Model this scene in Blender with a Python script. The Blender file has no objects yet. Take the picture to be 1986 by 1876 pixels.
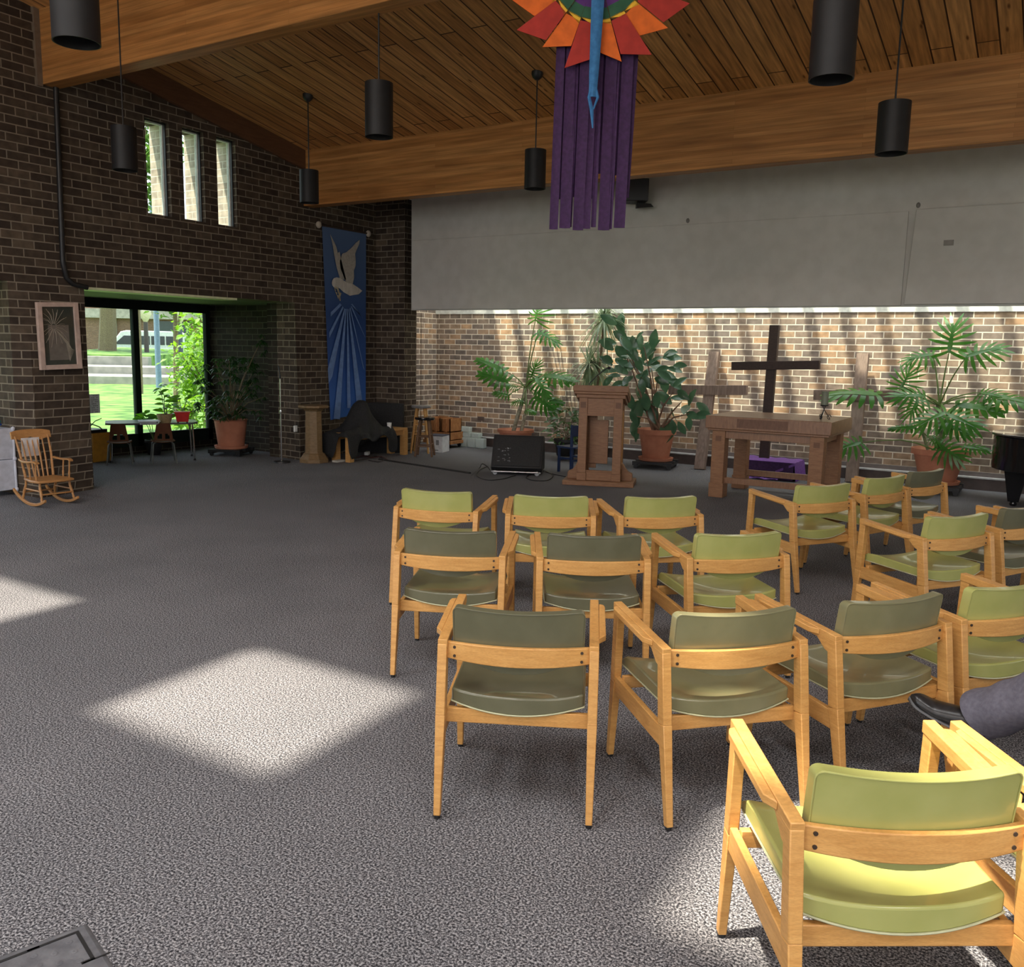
import bpy, math, random
from mathutils import Vector, Matrix
random.seed(11)
SC = bpy.context.scene
COL = SC.collection
PI = math.pi
def V(*a): return Vector(a if len(a) > 1 else a[0])

# ---------------------------------------------------------------- camera model (metres, room axes)
EYE = Vector((0, 0, 1.65)); FOC = 1722.38
def _rot():
    p, r, y = math.radians(8.588), math.radians(1.139), math.radians(-31.754)
    cy, sy, cp, sp, cr, sr = math.cos(y), math.sin(y), math.cos(p), math.sin(p), math.cos(r), math.sin(r)
    R0 = Matrix(((cy, -sy, 0), (0, 0, -1), (sy, cy, 0)))
    Rp = Matrix(((1, 0, 0), (0, cp, -sp), (0, sp, cp)))
    Rr = Matrix(((cr, -sr, 0), (sr, cr, 0), (0, 0, 1)))
    return Rr @ Rp @ R0
ROT = _rot()
def ray(x, y): return ROT.transposed() @ Vector(((x - 993) / FOC, (y - 938) / FOC, 1))
def fl(x, y, z=0): d = ray(x, y); return EYE + d * ((z - EYE.z) / d.z)
def onX(x, y, X): d = ray(x, y); return EYE + d * (X / d.x)
def onY(x, y, Y): d = ray(x, y); return EYE + d * (Y / d.y)

# ---------------------------------------------------------------- mesh builder
class MB:
    def __init__(s): s.v = []; s.f = []; s.m = []; s.uv = {}; s.cur = 0
    def add(s, p, uv=None):
        s.v.append(Vector(p))
        if uv is not None: s.uv[len(s.v) - 1] = uv
        return len(s.v) - 1
    def face(s, ids): s.f.append(list(ids)); s.m.append(s.cur)
    def hexa(s, b, t):
        i = [s.add(p) for p in list(b) + list(t)]
        s.face((i[3], i[2], i[1], i[0])); s.face(i[4:])
        for k in range(4):
            j = (k + 1) % 4; s.face((i[k], i[j], i[4 + j], i[4 + k]))
        return s
    def box(s, p0, p1):
        x0, y0, z0 = p0; x1, y1, z1 = p1
        return s.hexa([(x0, y0, z0), (x1, y0, z0), (x1, y1, z0), (x0, y1, z0)], [(x0, y0, z1), (x1, y0, z1), (x1, y1, z1), (x0, y1, z1)])
    def cbox(s, c, d, rz=0, M=None):
        hx, hy, hz = d[0] / 2, d[1] / 2, d[2] / 2
        if M is None: M = Matrix.Rotation(rz, 3, 'Z')
        c = Vector(c)
        q = lambda x, y, z: c + M @ Vector((x, y, z))
        return s.hexa([q(-hx, -hy, -hz), q(hx, -hy, -hz), q(hx, hy, -hz), q(-hx, hy, -hz)], [q(-hx, -hy, hz), q(hx, -hy, hz), q(hx, hy, hz), q(-hx, hy, hz)])
    def bar(s, a, b, w0, d0, w1=None, d1=None, side=None):
        """tapered square bar a->b; w along `side`, d across."""
        a = Vector(a); b = Vector(b); t = (b - a).normalized()
        sd = Vector(side) if side is not None else Vector((1, 0, 0))
        if abs(t.dot(sd)) > .95: sd = Vector((0, 1, 0))
        n = t.cross(sd).normalized(); sd = n.cross(t).normalized()
        w1 = w0 if w1 is None else w1; d1 = d0 if d1 is None else d1
        def ring(p, w, d): return [p + sd * x * w / 2 + n * y * d / 2 for x, y in ((-1, -1), (1, -1), (1, 1), (-1, 1))]
        return s.hexa(ring(a, w0, d0), ring(b, w1, d1))
    def tube(s, pts, r, n=8, cap=True):
        pts = [Vector(p) for p in pts]; R = r if isinstance(r, (list, tuple)) else [r] * len(pts)
        rings = []; nrm = None
        for i, p in enumerate(pts):
            t = (pts[min(i + 1, len(pts) - 1)] - pts[max(i - 1, 0)]).normalized()
            if nrm is None:
                nrm = t.cross(Vector((0, 0, 1)) if abs(t.z) < .9 else Vector((1, 0, 0))).normalized()
            else:
                nrm = (nrm - t * nrm.dot(t)).normalized()
            bn = t.cross(nrm)
            rings.append([s.add(p + (nrm * math.cos(2 * PI * k / n) + bn * math.sin(2 * PI * k / n)) * R[i]) for k in range(n)])
        for a, b in zip(rings, rings[1:]):
            for k in range(n): j = (k + 1) % n; s.face((a[k], a[j], b[j], b[k]))
        if cap: s.face(rings[0][::-1]); s.face(rings[-1])
        return s
    def lathe(s, prof, c=(0, 0, 0), n=24, cap=True, M=None):
        c = Vector(c); rings = []
        for r, z in prof:
            ring = []
            for k in range(n):
                q = Vector((r * math.cos(2 * PI * k / n), r * math.sin(2 * PI * k / n), z))
                ring.append(s.add(c + (M @ q if M else q)))
            rings.append(ring)
        for a, b in zip(rings, rings[1:]):
            for k in range(n): j = (k + 1) % n; s.face((a[k], a[j], b[j], b[k]))
        if cap: s.face(rings[0][::-1]); s.face(rings[-1])
        return s
    def prism(s, poly, fa, fb):
        a = [s.add(fa(*p)) for p in poly]; b = [s.add(fb(*p)) for p in poly]
        s.face(a[::-1]); s.face(b); n = len(poly)
        for k in range(n): j = (k + 1) % n; s.face((a[k], a[j], b[j], b[k]))
        return s
    def slab(s, us, vlo, vhi, nv, P):
        """closed sheet: P(u, v, side) for side 0 / 1."""
        G = [[[s.add(P(u, vlo(u) + (vhi(u) - vlo(u)) * k / nv, sd)) for k in range(nv + 1)] for u in us] for sd in (0, 1)]
        nu = len(us)
        for i in range(nu - 1):
            for k in range(nv):
                s.face((G[0][i][k], G[0][i][k + 1], G[0][i + 1][k + 1], G[0][i + 1][k]))
                s.face((G[1][i][k], G[1][i + 1][k], G[1][i + 1][k + 1], G[1][i][k + 1]))
            s.face((G[0][i][0], G[0][i + 1][0], G[1][i + 1][0], G[1][i][0]))
            s.face((G[0][i][nv], G[1][i][nv], G[1][i + 1][nv], G[0][i + 1][nv]))
        for k in range(nv):
            s.face((G[0][0][k], G[1][0][k], G[1][0][k + 1], G[0][0][k + 1]))
            s.face((G[0][-1][k], G[0][-1][k + 1], G[1][-1][k + 1], G[1][-1][k]))
        return s
    def grid(s, fn, nu, nv, closed=False):
        G = [[s.add(fn(i / nu, k / nv)) for k in range(nv + 1)] for i in range(nu + (0 if closed else 1))]
        n = len(G)
        for i in range(nu):
            for k in range(nv): s.face((G[i][k], G[(i + 1) % n][k], G[(i + 1) % n][k + 1], G[i][k + 1]))
        return s
    def ell(s, c, r, nu=14, nv=9, M=None):
        c = Vector(c)
        def f(a, b):
            q = Vector((r[0] * math.cos(2 * PI * a) * math.sin(PI * b), r[1] * math.sin(2 * PI * a) * math.sin(PI * b), -r[2] * math.cos(PI * b)))
            return c + (M @ q if M else q)
        return s.grid(f, nu, nv, True)
    def leaf(s, o, d, nrm, L, W, curl=.15, n=4, fold=.15):
        o = Vector(o); d = Vector(d).normalized(); nrm = Vector(nrm); sd = d.cross(nrm)
        if sd.length < 1e-4: sd = d.cross(Vector((1, 0, .3)))
        sd.normalize(); nn = sd.cross(d).normalized()
        rows = []
        for k in range(n + 1):
            t = k / n; w = W * math.sin(PI * min(1, t * .93 + .04)) ** .8 / 2
            p = o + d * L * t - nn * curl * L * t * t
            rows.append([s.add(p - sd * w + nn * fold * w), s.add(p), s.add(p + sd * w + nn * fold * w)])
        for a, b in zip(rows, rows[1:]):
            s.face((a[0], a[1], b[1], b[0])); s.face((a[1], a[2], b[2], b[1]))
        return s
    def build(s, name, mats, parent=None, smooth=40, bevel=0, seg=2, world=False, sub=0):
        me = bpy.data.meshes.new(name)
        vs = s.v
        if world and parent is not None:
            M = (Matrix.Translation(parent.location) @ Matrix.Rotation(parent.rotation_euler.z, 4, 'Z'))
            par = parent.parent
            while par is not None:
                M = Matrix.Translation(par.location) @ Matrix.Rotation(par.rotation_euler.z, 4, 'Z') @ M; par = par.parent
            I = M.inverted(); vs = [I @ v for v in vs]
        me.from_pydata([tuple(v) for v in vs], [], s.f); me.update()
        if not isinstance(mats, (list, tuple)): mats = [mats]
        for m in mats: me.materials.append(m)
        me.polygons.foreach_set('material_index', s.m)
        uvl = me.uv_layers.new(name='UVMap')
        for poly in me.polygons:
            nx, ny, nz = (abs(c) for c in poly.normal)
            for li in poly.loop_indices:
                vi = me.loops[li].vertex_index
                if vi in s.uv: uvl.data[li].uv = s.uv[vi]; continue
                x, y, z = s.v[vi]
                uvl.data[li].uv = (y, z) if nx >= ny and nx > nz else ((x, z) if ny > nz else (x, y))
        if smooth:
            me.polygons.foreach_set('use_smooth', [True] * len(me.polygons))
            me.set_sharp_from_angle(angle=math.radians(smooth))
        o = bpy.data.objects.new(name, me); COL.objects.link(o)
        if parent is not None: o.parent = parent
        if sub:
            m = o.modifiers.new('sub', 'SUBSURF'); m.levels = m.render_levels = sub
        if bevel:
            m = o.modifiers.new('bevel', 'BEVEL'); m.width = bevel; m.segments = seg; m.limit_method = 'ANGLE'; m.angle_limit = math.radians(42)
        return o

def thing(name, label, cat, loc=(0, 0, 0), rz=0, group=None):
    o = bpy.data.objects.new(name, None); COL.objects.link(o)
    o.location = loc; o.rotation_euler = (0, 0, rz); o.empty_display_size = .1
    return tag(o, label, cat, group)
def tag(o, label, cat, group=None, kind=None):
    o['label'] = label; o['category'] = cat
    if group: o['group'] = group
    if kind: o['kind'] = kind
    return o
def struct(o): o['kind'] = 'structure'; return o
def dup(root, loc, rz, label, group=None, cat=None):
    def cp(o, par):
        c = o.copy(); COL.objects.link(c)
        if par is not None: c.parent = par
        for ch in list(o.children): cp(ch, c)
        return c
    r = cp(root, None); r.location = loc; r.rotation_euler = (0, 0, rz); r['label'] = label
    if group: r['group'] = group
    return r

# ---------------------------------------------------------------- materials
def new_mat(name):
    m = bpy.data.materials.new(name); m.use_nodes = True; nt = m.node_tree
    return m, nt, nt.nodes['Principled BSDF']
def nd(nt, t, **kw):
    n = nt.nodes.new(t)
    for k, v in kw.items():
        if k in n.inputs: n.inputs[k].default_value = v
        else: setattr(n, k, v)
    return n
def ln(nt, a, ao, b, bi): nt.links.new(a.outputs[ao], b.inputs[bi])
def ramp(nt, stops, interp='LINEAR'):
    n = nt.nodes.new('ShaderNodeValToRGB'); r = n.color_ramp; r.interpolation = interp
    while len(r.elements) > 1: r.elements.remove(r.elements[-1])
    r.elements[0].position = stops[0][0]; r.elements[0].color = (*stops[0][1], 1)
    for p, c in stops[1:]:
        e = r.elements.new(p); e.color = (*c, 1)
    return n
def coords(nt, kind='Object', scale=(1, 1, 1), rnd=False, rot=(0, 0, 0)):
    tc = nd(nt, 'ShaderNodeTexCoord'); mp = nd(nt, 'ShaderNodeMapping'); mp.inputs['Scale'].default_value = scale
    mp.inputs['Rotation'].default_value = rot
    ln(nt, tc, kind, mp, 'Vector')
    if rnd:
        oi = nd(nt, 'ShaderNodeObjectInfo'); mu = nd(nt, 'ShaderNodeVectorMath', operation='SCALE'); mu.inputs[0].default_value = (7.3, 3.1, 9.7)
        ln(nt, oi, 'Random', mu, 'Scale'); ln(nt, mu, 'Vector', mp, 'Location')
    return mp
def noise_mat(name, c1, c2, scale=20, rough=.6, bump=0, stretch=(1, 1, 1), detail=3, lo=.35, hi=.65, metal=0, spec=.5, coat=0, rnd=False, kind='Object'):
    m, nt, b = new_mat(name); mp = coords(nt, kind, stretch, rnd)
    n = nd(nt, 'ShaderNodeTexNoise', Scale=scale, Detail=detail); ln(nt, mp, 'Vector', n, 'Vector')
    r = ramp(nt, [(lo, c1), (hi, c2)]); ln(nt, n, 'Fac', r, 'Fac'); ln(nt, r, 'Color', b, 'Base Color')
    b.inputs['Roughness'].default_value = rough; b.inputs['Metallic'].default_value = metal; b.inputs['Specular IOR Level'].default_value = spec
    b.inputs['Coat Weight'].default_value = coat
    if bump:
        bp = nd(nt, 'ShaderNodeBump', Strength=bump, Distance=.01); ln(nt, n, 'Fac', bp, 'Height'); ln(nt, bp, 'Normal', b, 'Normal')
    return m
def flat(name, c, rough=.6, metal=0, **kw):
    c2 = tuple(min(1, x * 1.12) for x in c); c1 = tuple(x * .9 for x in c)
    return noise_mat(name, c1, c2, kw.pop('scale', 14), rough, metal=metal, **kw)
def wood_mat(name, c1, c2, stretch, scale=6, rough=.45, rnd=True, bump=.05, knots=None, spec=.4):
    m, nt, b = new_mat(name); mp = coords(nt, 'Object', stretch, rnd)
    n = nd(nt, 'ShaderNodeTexNoise', Scale=scale, Detail=5, Distortion=.6); ln(nt, mp, 'Vector', n, 'Vector')
    r = ramp(nt, [(.32, c1), (.5, tuple((a + d) / 2 for a, d in zip(c1, c2))), (.68, c2)]); ln(nt, n, 'Fac', r, 'Fac')
    w = nd(nt, 'ShaderNodeTexNoise', Scale=scale * 9, Detail=2); ln(nt, mp, 'Vector', w, 'Vector')
    mx = nd(nt, 'ShaderNodeMix', data_type='RGBA', blend_type='MULTIPLY'); mx.inputs[0].default_value = .3
    r2 = ramp(nt, [(.35, (.55, .5, .45)), (.6, (1, 1, 1))]); ln(nt, w, 'Fac', r2, 'Fac')
    nt.links.new(r.outputs['Color'], mx.inputs[6]); nt.links.new(r2.outputs['Color'], mx.inputs[7]); nt.links.new(mx.outputs[2], b.inputs['Base Color'])
    b.inputs['Roughness'].default_value = rough; b.inputs['Specular IOR Level'].default_value = spec
    if bump:
        bp = nd(nt, 'ShaderNodeBump', Strength=bump, Distance=.004); ln(nt, w, 'Fac', bp, 'Height'); ln(nt, bp, 'Normal', b, 'Normal')
    return m
def brick_mat(name, tones, mortar, bw=.2325, rh=.0884, ms=.0055, noise=.25, rough=.85, bump=.5, rotate=False, grain=None):
    """tones: ramp stops picked per brick."""
    m, nt, b = new_mat(name); tc = nd(nt, 'ShaderNodeTexCoord'); mp = nd(nt, 'ShaderNodeMapping'); ln(nt, tc, 'UV', mp, 'Vector')
    if rotate: mp.inputs['Rotation'].default_value = (0, 0, PI / 2)
    mp.inputs['Location'].default_value = (50.03, 50, 0)
    br = nd(nt, 'ShaderNodeTexBrick', Scale=1); br.offset = .5
    br.inputs['Color1'].default_value = (0, 0, 0, 1); br.inputs['Color2'].default_value = (1, 1, 1, 1); br.inputs['Mortar'].default_value = (.5, .5, .5, 1)
    br.inputs['Mortar Size'].default_value = ms; br.inputs['Mortar Smooth'].default_value = .15
    br.inputs['Brick Width'].default_value = bw; br.inputs['Row Height'].default_value = rh
    ln(nt, mp, 'Vector', br, 'Vector')
    r = ramp(nt, tones); ln(nt, br, 'Color', r, 'Fac')
    if grain: mp2 = nd(nt, 'ShaderNodeMapping'); mp2.inputs['Scale'].default_value = grain; ln(nt, mp, 'Vector', mp2, 'Vector')
    n = nd(nt, 'ShaderNodeTexNoise', Scale=9 if not grain else 1, Detail=5); ln(nt, mp2 if grain else mp, 'Vector', n, 'Vector')
    r2 = ramp(nt, [(.3, (1 - noise * 1.6,) * 3), (.7, (1 + noise * .4,) * 3)]); ln(nt, n, 'Fac', r2, 'Fac')
    mx = nd(nt, 'ShaderNodeMix', data_type='RGBA', blend_type='MULTIPLY'); mx.inputs[0].default_value = 1
    nt.links.new(r.outputs['Color'], mx.inputs[6]); nt.links.new(r2.outputs['Color'], mx.inputs[7])
    m2 = nd(nt, 'ShaderNodeMix', data_type='RGBA'); nt.links.new(br.outputs['Fac'], m2.inputs[0]); nt.links.new(mx.outputs[2], m2.inputs[6])
    m2.inputs[7].default_value = (*mortar, 1); nt.links.new(m2.outputs[2], b.inputs['Base Color'])
    b.inputs['Roughness'].default_value = rough; b.inputs['Specular IOR Level'].default_value = .25
    bp = nd(nt, 'ShaderNodeBump', Strength=bump, Distance=.006); bp.invert = True; ln(nt, br, 'Fac', bp, 'Height'); ln(nt, bp, 'Normal', b, 'Normal')
    return m, nt, mx, m2, mp
def leaf_mat(name, c1, c2, trans=.45, rough=.35, scale=5):
    m, nt, b = new_mat(name); mp = coords(nt, 'Object', (1, 1, 1), True)
    n = nd(nt, 'ShaderNodeTexNoise', Scale=scale, Detail=3); ln(nt, mp, 'Vector', n, 'Vector')
    r = ramp(nt, [(.35, c1), (.65, c2)]); ln(nt, n, 'Fac', r, 'Fac'); ln(nt, r, 'Color', b, 'Base Color')
    b.inputs['Roughness'].default_value = rough; b.inputs['Specular IOR Level'].default_value = .5
    t = nd(nt, 'ShaderNodeBsdfTranslucent'); hs = nd(nt, 'ShaderNodeHueSaturation', Saturation=1.15, Value=1.5); ln(nt, r, 'Color', hs, 'Color'); ln(nt, hs, 'Color', t, 'Color')
    mx = nd(nt, 'ShaderNodeMixShader'); mx.inputs[0].default_value = trans
    ln(nt, b, 'BSDF', mx, 1); ln(nt, t, 'BSDF', mx, 2); ln(nt, mx, 'Shader', nt.nodes['Material Output'], 'Surface')
    return m
def glass_mat(name, tint=(.93, .97, .95), refl=.9):
    m, nt, b = new_mat(name); nt.nodes.remove(b)
    tr = nd(nt, 'ShaderNodeBsdfTransparent'); tr.inputs['Color'].default_value = (*tint, 1)
    gl = nd(nt, 'ShaderNodeBsdfGlossy', Roughness=.02); fr = nd(nt, 'ShaderNodeFresnel', IOR=1.35)
    mx = nd(nt, 'ShaderNodeMixShader'); ln(nt, fr, 'Fac', mx, 0); ln(nt, tr, 'BSDF', mx, 1); ln(nt, gl, 'BSDF', mx, 2)
    ln(nt, mx, 'Shader', nt.nodes['Material Output'], 'Surface'); return m

def carpet_mat():
    m, nt, b = new_mat('carpet'); mp = coords(nt, 'Object')
    n = nd(nt, 'ShaderNodeTexNoise', Scale=135, Detail=2, Roughness=.7); ln(nt, mp, 'Vector', n, 'Vector')
    r = ramp(nt, [(.38, (.020, .020, .024)), (.5, (.125, .124, .135)), (.63, (.42, .415, .43))]); ln(nt, n, 'Fac', r, 'Fac')
    n2 = nd(nt, 'ShaderNodeTexNoise', Scale=1.3, Detail=3); ln(nt, mp, 'Vector', n2, 'Vector')
    r2 = ramp(nt, [(.3, (.86, .86, .86)), (.7, (1.06, 1.05, 1.04))]); ln(nt, n2, 'Fac', r2, 'Fac')
    mx = nd(nt, 'ShaderNodeMix', data_type='RGBA', blend_type='MULTIPLY'); mx.inputs[0].default_value = 1
    nt.links.new(r.outputs['Color'], mx.inputs[6]); nt.links.new(r2.outputs['Color'], mx.inputs[7]); nt.links.new(mx.outputs[2], b.inputs['Base Color'])
    b.inputs['Roughness'].default_value = .9; b.inputs['Specular IOR Level'].default_value = .15
    bp = nd(nt, 'ShaderNodeBump', Strength=.7, Distance=.006); ln(nt, n, 'Fac', bp, 'Height'); ln(nt, bp, 'Normal', b, 'Normal')
    return m
M_CARPET = carpet_mat()
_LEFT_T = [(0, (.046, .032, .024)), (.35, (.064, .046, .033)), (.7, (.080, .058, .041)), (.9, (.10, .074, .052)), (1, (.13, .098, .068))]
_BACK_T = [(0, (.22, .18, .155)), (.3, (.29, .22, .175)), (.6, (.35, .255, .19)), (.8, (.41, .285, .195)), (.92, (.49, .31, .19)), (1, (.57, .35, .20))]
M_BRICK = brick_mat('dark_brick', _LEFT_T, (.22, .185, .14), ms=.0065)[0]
M_BRICKBAY = brick_mat('bay_brick_shaded', [(a, tuple(q * .45 for q in c)) for a, c in _LEFT_T], (.09, .085, .06))[0]  # left-wall brick with the bay's shade darkened into its colour
M_BRICKSUN = brick_mat('sunlit_jamb_brick', [(0, (.62, .50, .40)), (1, (.82, .70, .56))], (.85, .78, .66))[0]  # slit-window reveal brick, sunlight painted in as pale tones
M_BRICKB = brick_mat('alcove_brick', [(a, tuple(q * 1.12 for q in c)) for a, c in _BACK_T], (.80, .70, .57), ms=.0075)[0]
M_BRICKX = brick_mat('outside_brick', [(0, (.17, .09, .065)), (1, (.24, .13, .09))], (.28, .23, .19))[0]
def plank_mat():
    m, nt, mx, m2, mp = brick_mat('ceiling_planks', [(0, (.50, .225, .072)), (.5, (.60, .285, .095)), (1, (.70, .36, .13))], (.045, .018, .008), bw=3.4, rh=.185, ms=.0075, noise=.3, rough=.5, bump=.6, rotate=True, grain=(2, 28, 1))
    vo = nd(nt, 'ShaderNodeTexVoronoi', Scale=1); s = nd(nt, 'ShaderNodeMapping'); s.inputs['Scale'].default_value = (2.2, 8, 1); ln(nt, mp, 'Vector', s, 'Vector'); ln(nt, s, 'Vector', vo, 'Vector')
    r = ramp(nt, [(.04, (.22, .13, .08)), (.13, (1, 1, 1))]); ln(nt, vo, 'Distance', r, 'Fac')
    k = nd(nt, 'ShaderNodeMix', data_type='RGBA', blend_type='MULTIPLY'); k.inputs[0].default_value = .9
    nt.links.new(mx.outputs[2], k.inputs[6]); nt.links.new(r.outputs['Color'], k.inputs[7]); nt.links.new(k.outputs[2], m2.inputs[6])
    return m
M_PLANK = plank_mat()
M_GLULAM = brick_mat('glulam_beam', [(0, (.44, .19, .055)), (.5, (.50, .225, .068)), (1, (.56, .265, .085))], (.25, .115, .035), bw=2.6, rh=.042, ms=.0012, noise=.28, rough=.45, bump=.15, grain=(1.2, 22, 1))[0]
M_BOARD = noise_mat('grey_wallboard', (.55, .535, .49), (.60, .585, .54), 6, .85, bump=.03)
M_WHITE = flat('white_paint', (.80, .80, .76), .6)
M_DARKFRAME = flat('dark_green_metal', (.012, .02, .016), .75, spec=.15)
M_BLACK = flat('black_paint', (.012, .012, .013), .45)
M_BLACKGLOSS = flat('black_lacquer', (.010, .010, .011), .12)
M_BLACKCLOTH = noise_mat('black_cloth', (.008, .008, .009), (.018, .018, .019), 60, .8)
M_CONCRETE = noise_mat('concrete', (.24, .23, .20), (.33, .31, .27), 3, .9)
M_CHROME = flat('chrome', (.75, .75, .75), .15, 1)
M_STEEL = flat('steel', (.5, .5, .5), .3, 1)
M_MAPLE = wood_mat('honey_maple', (.60, .30, .085), (.72, .39, .125), (2, 2, 14), 5, .38)
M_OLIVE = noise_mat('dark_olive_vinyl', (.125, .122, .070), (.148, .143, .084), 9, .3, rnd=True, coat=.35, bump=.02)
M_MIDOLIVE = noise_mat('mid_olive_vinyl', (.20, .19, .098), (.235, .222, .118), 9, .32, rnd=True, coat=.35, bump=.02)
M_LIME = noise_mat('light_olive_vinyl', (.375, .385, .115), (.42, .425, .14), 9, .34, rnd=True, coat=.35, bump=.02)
M_PIPE = flat('pale_piping', (.48, .48, .30), .4)
M_SCREW = flat('screw_hole', (.05, .03, .018), .5)
M_OAK = wood_mat('red_oak', (.24, .115, .055), (.33, .165, .08), (3, 3, 18), 4, .45)
M_OAKDARK = wood_mat('dark_oak_block', (.15, .07, .035), (.20, .095, .05), (3, 3, 18), 4, .5)
M_OAKX = wood_mat('altar_oak', (.23, .115, .06), (.31, .16, .085), (14, 3, 3), 4, .33, spec=.6)
M_PINE = wood_mat('pine', (.52, .27, .085), (.62, .34, .12), (4, 4, 16), 4, .45)
M_ROCK = wood_mat('rocker_wood', (.40, .19, .065), (.50, .25, .09), (4, 4, 14), 4, .35)
M_CROSSD = wood_mat('dark_cross_wood', (.035, .02, .015), (.055, .032, .024), (6, 6, 20), 4, .6)
M_TIMBER = noise_mat('weathered_timber', (.20, .14, .11), (.29, .21, .165), 5, .85, bump=.3, stretch=(8, 8, 1))
M_TERRA = noise_mat('terracotta', (.42, .155, .085), (.50, .20, .115), 8, .75)
M_SOIL = noise_mat('soil', (.06, .04, .028), (.14, .10, .07), 50, .95, bump=.4)
M_STEM = noise_mat('stem', (.13, .09, .05), (.20, .15, .08), 20, .7)
M_GSTEM = noise_mat('green_stem', (.10, .16, .04), (.15, .22, .06), 20, .5)
M_PHILO = leaf_mat('philodendron_leaf', (.05, .17, .03), (.10, .26, .05), .4, .25)
M_RUBBER = leaf_mat('rubber_leaf', (.05, .11, .06), (.085, .165, .09), .25, .22)
M_DRAC = leaf_mat('dracaena_leaf', (.16, .24, .13), (.38, .44, .30), .35, .35)
M_BUSH = leaf_mat('small_leaf', (.05, .11, .03), (.09, .17, .05), .35, .35)
M_BAY = leaf_mat('dark_leaflet', (.02, .055, .018), (.04, .09, .025), .35, .35)
M_YOUNG = leaf_mat('young_leaf', (.14, .33, .05), (.24, .46, .07), .55, .3)
M_OUTLEAF = leaf_mat('sunlit_leaf', (.12, .25, .035), (.26, .40, .07), .4, .5)
M_OUTDARK = leaf_mat('tree_leaf', (.08, .17, .04), (.17, .27, .075), .4, .5)
M_PURPLE = noise_mat('purple_cloth', (.15, .055, .27), (.20, .08, .34), 30, .7)
M_STREAM = noise_mat('dark_purple_cloth', (.034, .010, .055), (.052, .016, .080), 40, .8)
M_GLASS = glass_mat('window_glass')
# ================================================================ ROOM
XW, YF, YS, YB = -9.45, 11.06, 10.98, 12.75      # left wall, altar pier face, grey soffit, alcove wall
XR, YR = 6.6, -7.0                               # right and rear ends (behind the viewpoint)
def ceil_z(Y): return 4.36 + .18 * (9.5 - Y) if Y >= -1 else 6.25 - .18 * (-1 - Y)
def cells(mb, u0, u1, v0, v1, holes, P, extra_v=(), extra_u=()):
    us = sorted({u0, u1, *extra_u, *[h[k] for h in holes for k in (0, 1)]}); vs = sorted({v0, v1, *extra_v, *[h[k] for h in holes for k in (2, 3)]})
    us = [u for u in us if u0 <= u <= u1]; vs = [v for v in vs if v0 <= v <= v1]
    def solid(i, k):
        if not (0 <= i < len(us) - 1 and 0 <= k < len(vs) - 1): return False
        u = (us[i] + us[i + 1]) / 2; v = (vs[k] + vs[k + 1]) / 2
        return not any(h[0] < u < h[1] and h[2] < v < h[3] for h in holes)
    def q(*p): mb.face([mb.add(P(*a)) for a in p])
    for i in range(len(us) - 1):
        for k in range(len(vs) - 1):
            if not solid(i, k): continue
            a, b, c, d = us[i], us[i + 1], vs[k], vs[k + 1]
            q((a, c, 0), (b, c, 0), (b, d, 0), (a, d, 0)); q((a, c, 1), (a, d, 1), (b, d, 1), (b, c, 1))
            if not solid(i - 1, k): q((a, c, 0), (a, d, 0), (a, d, 1), (a, c, 1))
            if not solid(i + 1, k): q((b, c, 0), (b, c, 1), (b, d, 1), (b, d, 0))
            if not solid(i, k - 1): q((a, c, 0), (a, c, 1), (b, c, 1), (b, c, 0))
            if not solid(i, k + 1): q((a, d, 0), (b, d, 0), (b, d, 1), (a, d, 1))
    return mb
# floor (main room and window bays)
f = MB(); f.box((-12.0, YR, -.12), (XR, 12.9, 0)); struct(f.build('floor', M_CARPET, smooth=0))
# left wall: two bays and three slit windows
SLITS = [(6.95, 7.28), (7.47, 7.785), (7.985, 8.29)]
WT = .36
w = MB()
cells(w, YR, YF + .3, 0, 6.6, [(6.08, 9.29, -1, 2.25), (2.4, 5.23, -1, 2.25)] + [(a, b, 3.16, 4.25) for a, b in SLITS], lambda u, v, s: (XW - WT * s, u, v))
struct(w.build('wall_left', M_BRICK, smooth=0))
# brick piers either side of the bay swell out towards the floor
def flare(rows):
    """rows: list of (z, [(x, y), ...]) with brick uv along the face."""
    mb = MB(); ids = []
    for z, pts in rows:
        u = pts[0][1]; r = []
        for i, p in enumerate(pts):
            if i: u += math.hypot(p[0] - pts[i - 1][0], p[1] - pts[i - 1][1])
            r.append(mb.add((p[0], p[1], z), (u, z)))
        ids.append(r)
    for a, b in zip(ids, ids[1:]):
        for k in range(len(a) - 1): mb.face((a[k], a[k + 1], b[k + 1], b[k]))
    return mb
rows = []
for k in range(0, 9):
    t = k / 8; z = 2.249 * t; e = (1 - t) ** 1.15
    lx, cx, rx = XW + .02 * e, XW + .36 * e, XW + .25 * e
    rows.append((z, [(XW - .1, 5.23 - .004), (lx + .001, 5.228 - .006 * e), (cx + .003, 5.43 - .20 * e), (rx + .002, 6.08 - .17 * e), (XW - .1, 6.081)]))
struct(flare(rows).build('wall_pier', M_BRICK, smooth=25))
rows = []
for k in range(0, 9):
    t = k / 8; z = 2.249 * t; e = (1 - t) ** 1.15
    rows.append((z, [(XW - .2, 9.289), (XW + .13 * e + .002, 9.29 - .06 * e), (XW + .05 * e + .002, 9.75), (XW + .001, 10.3)]))
struct(flare(rows).build('wall_column', M_BRICK, smooth=25))
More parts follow.
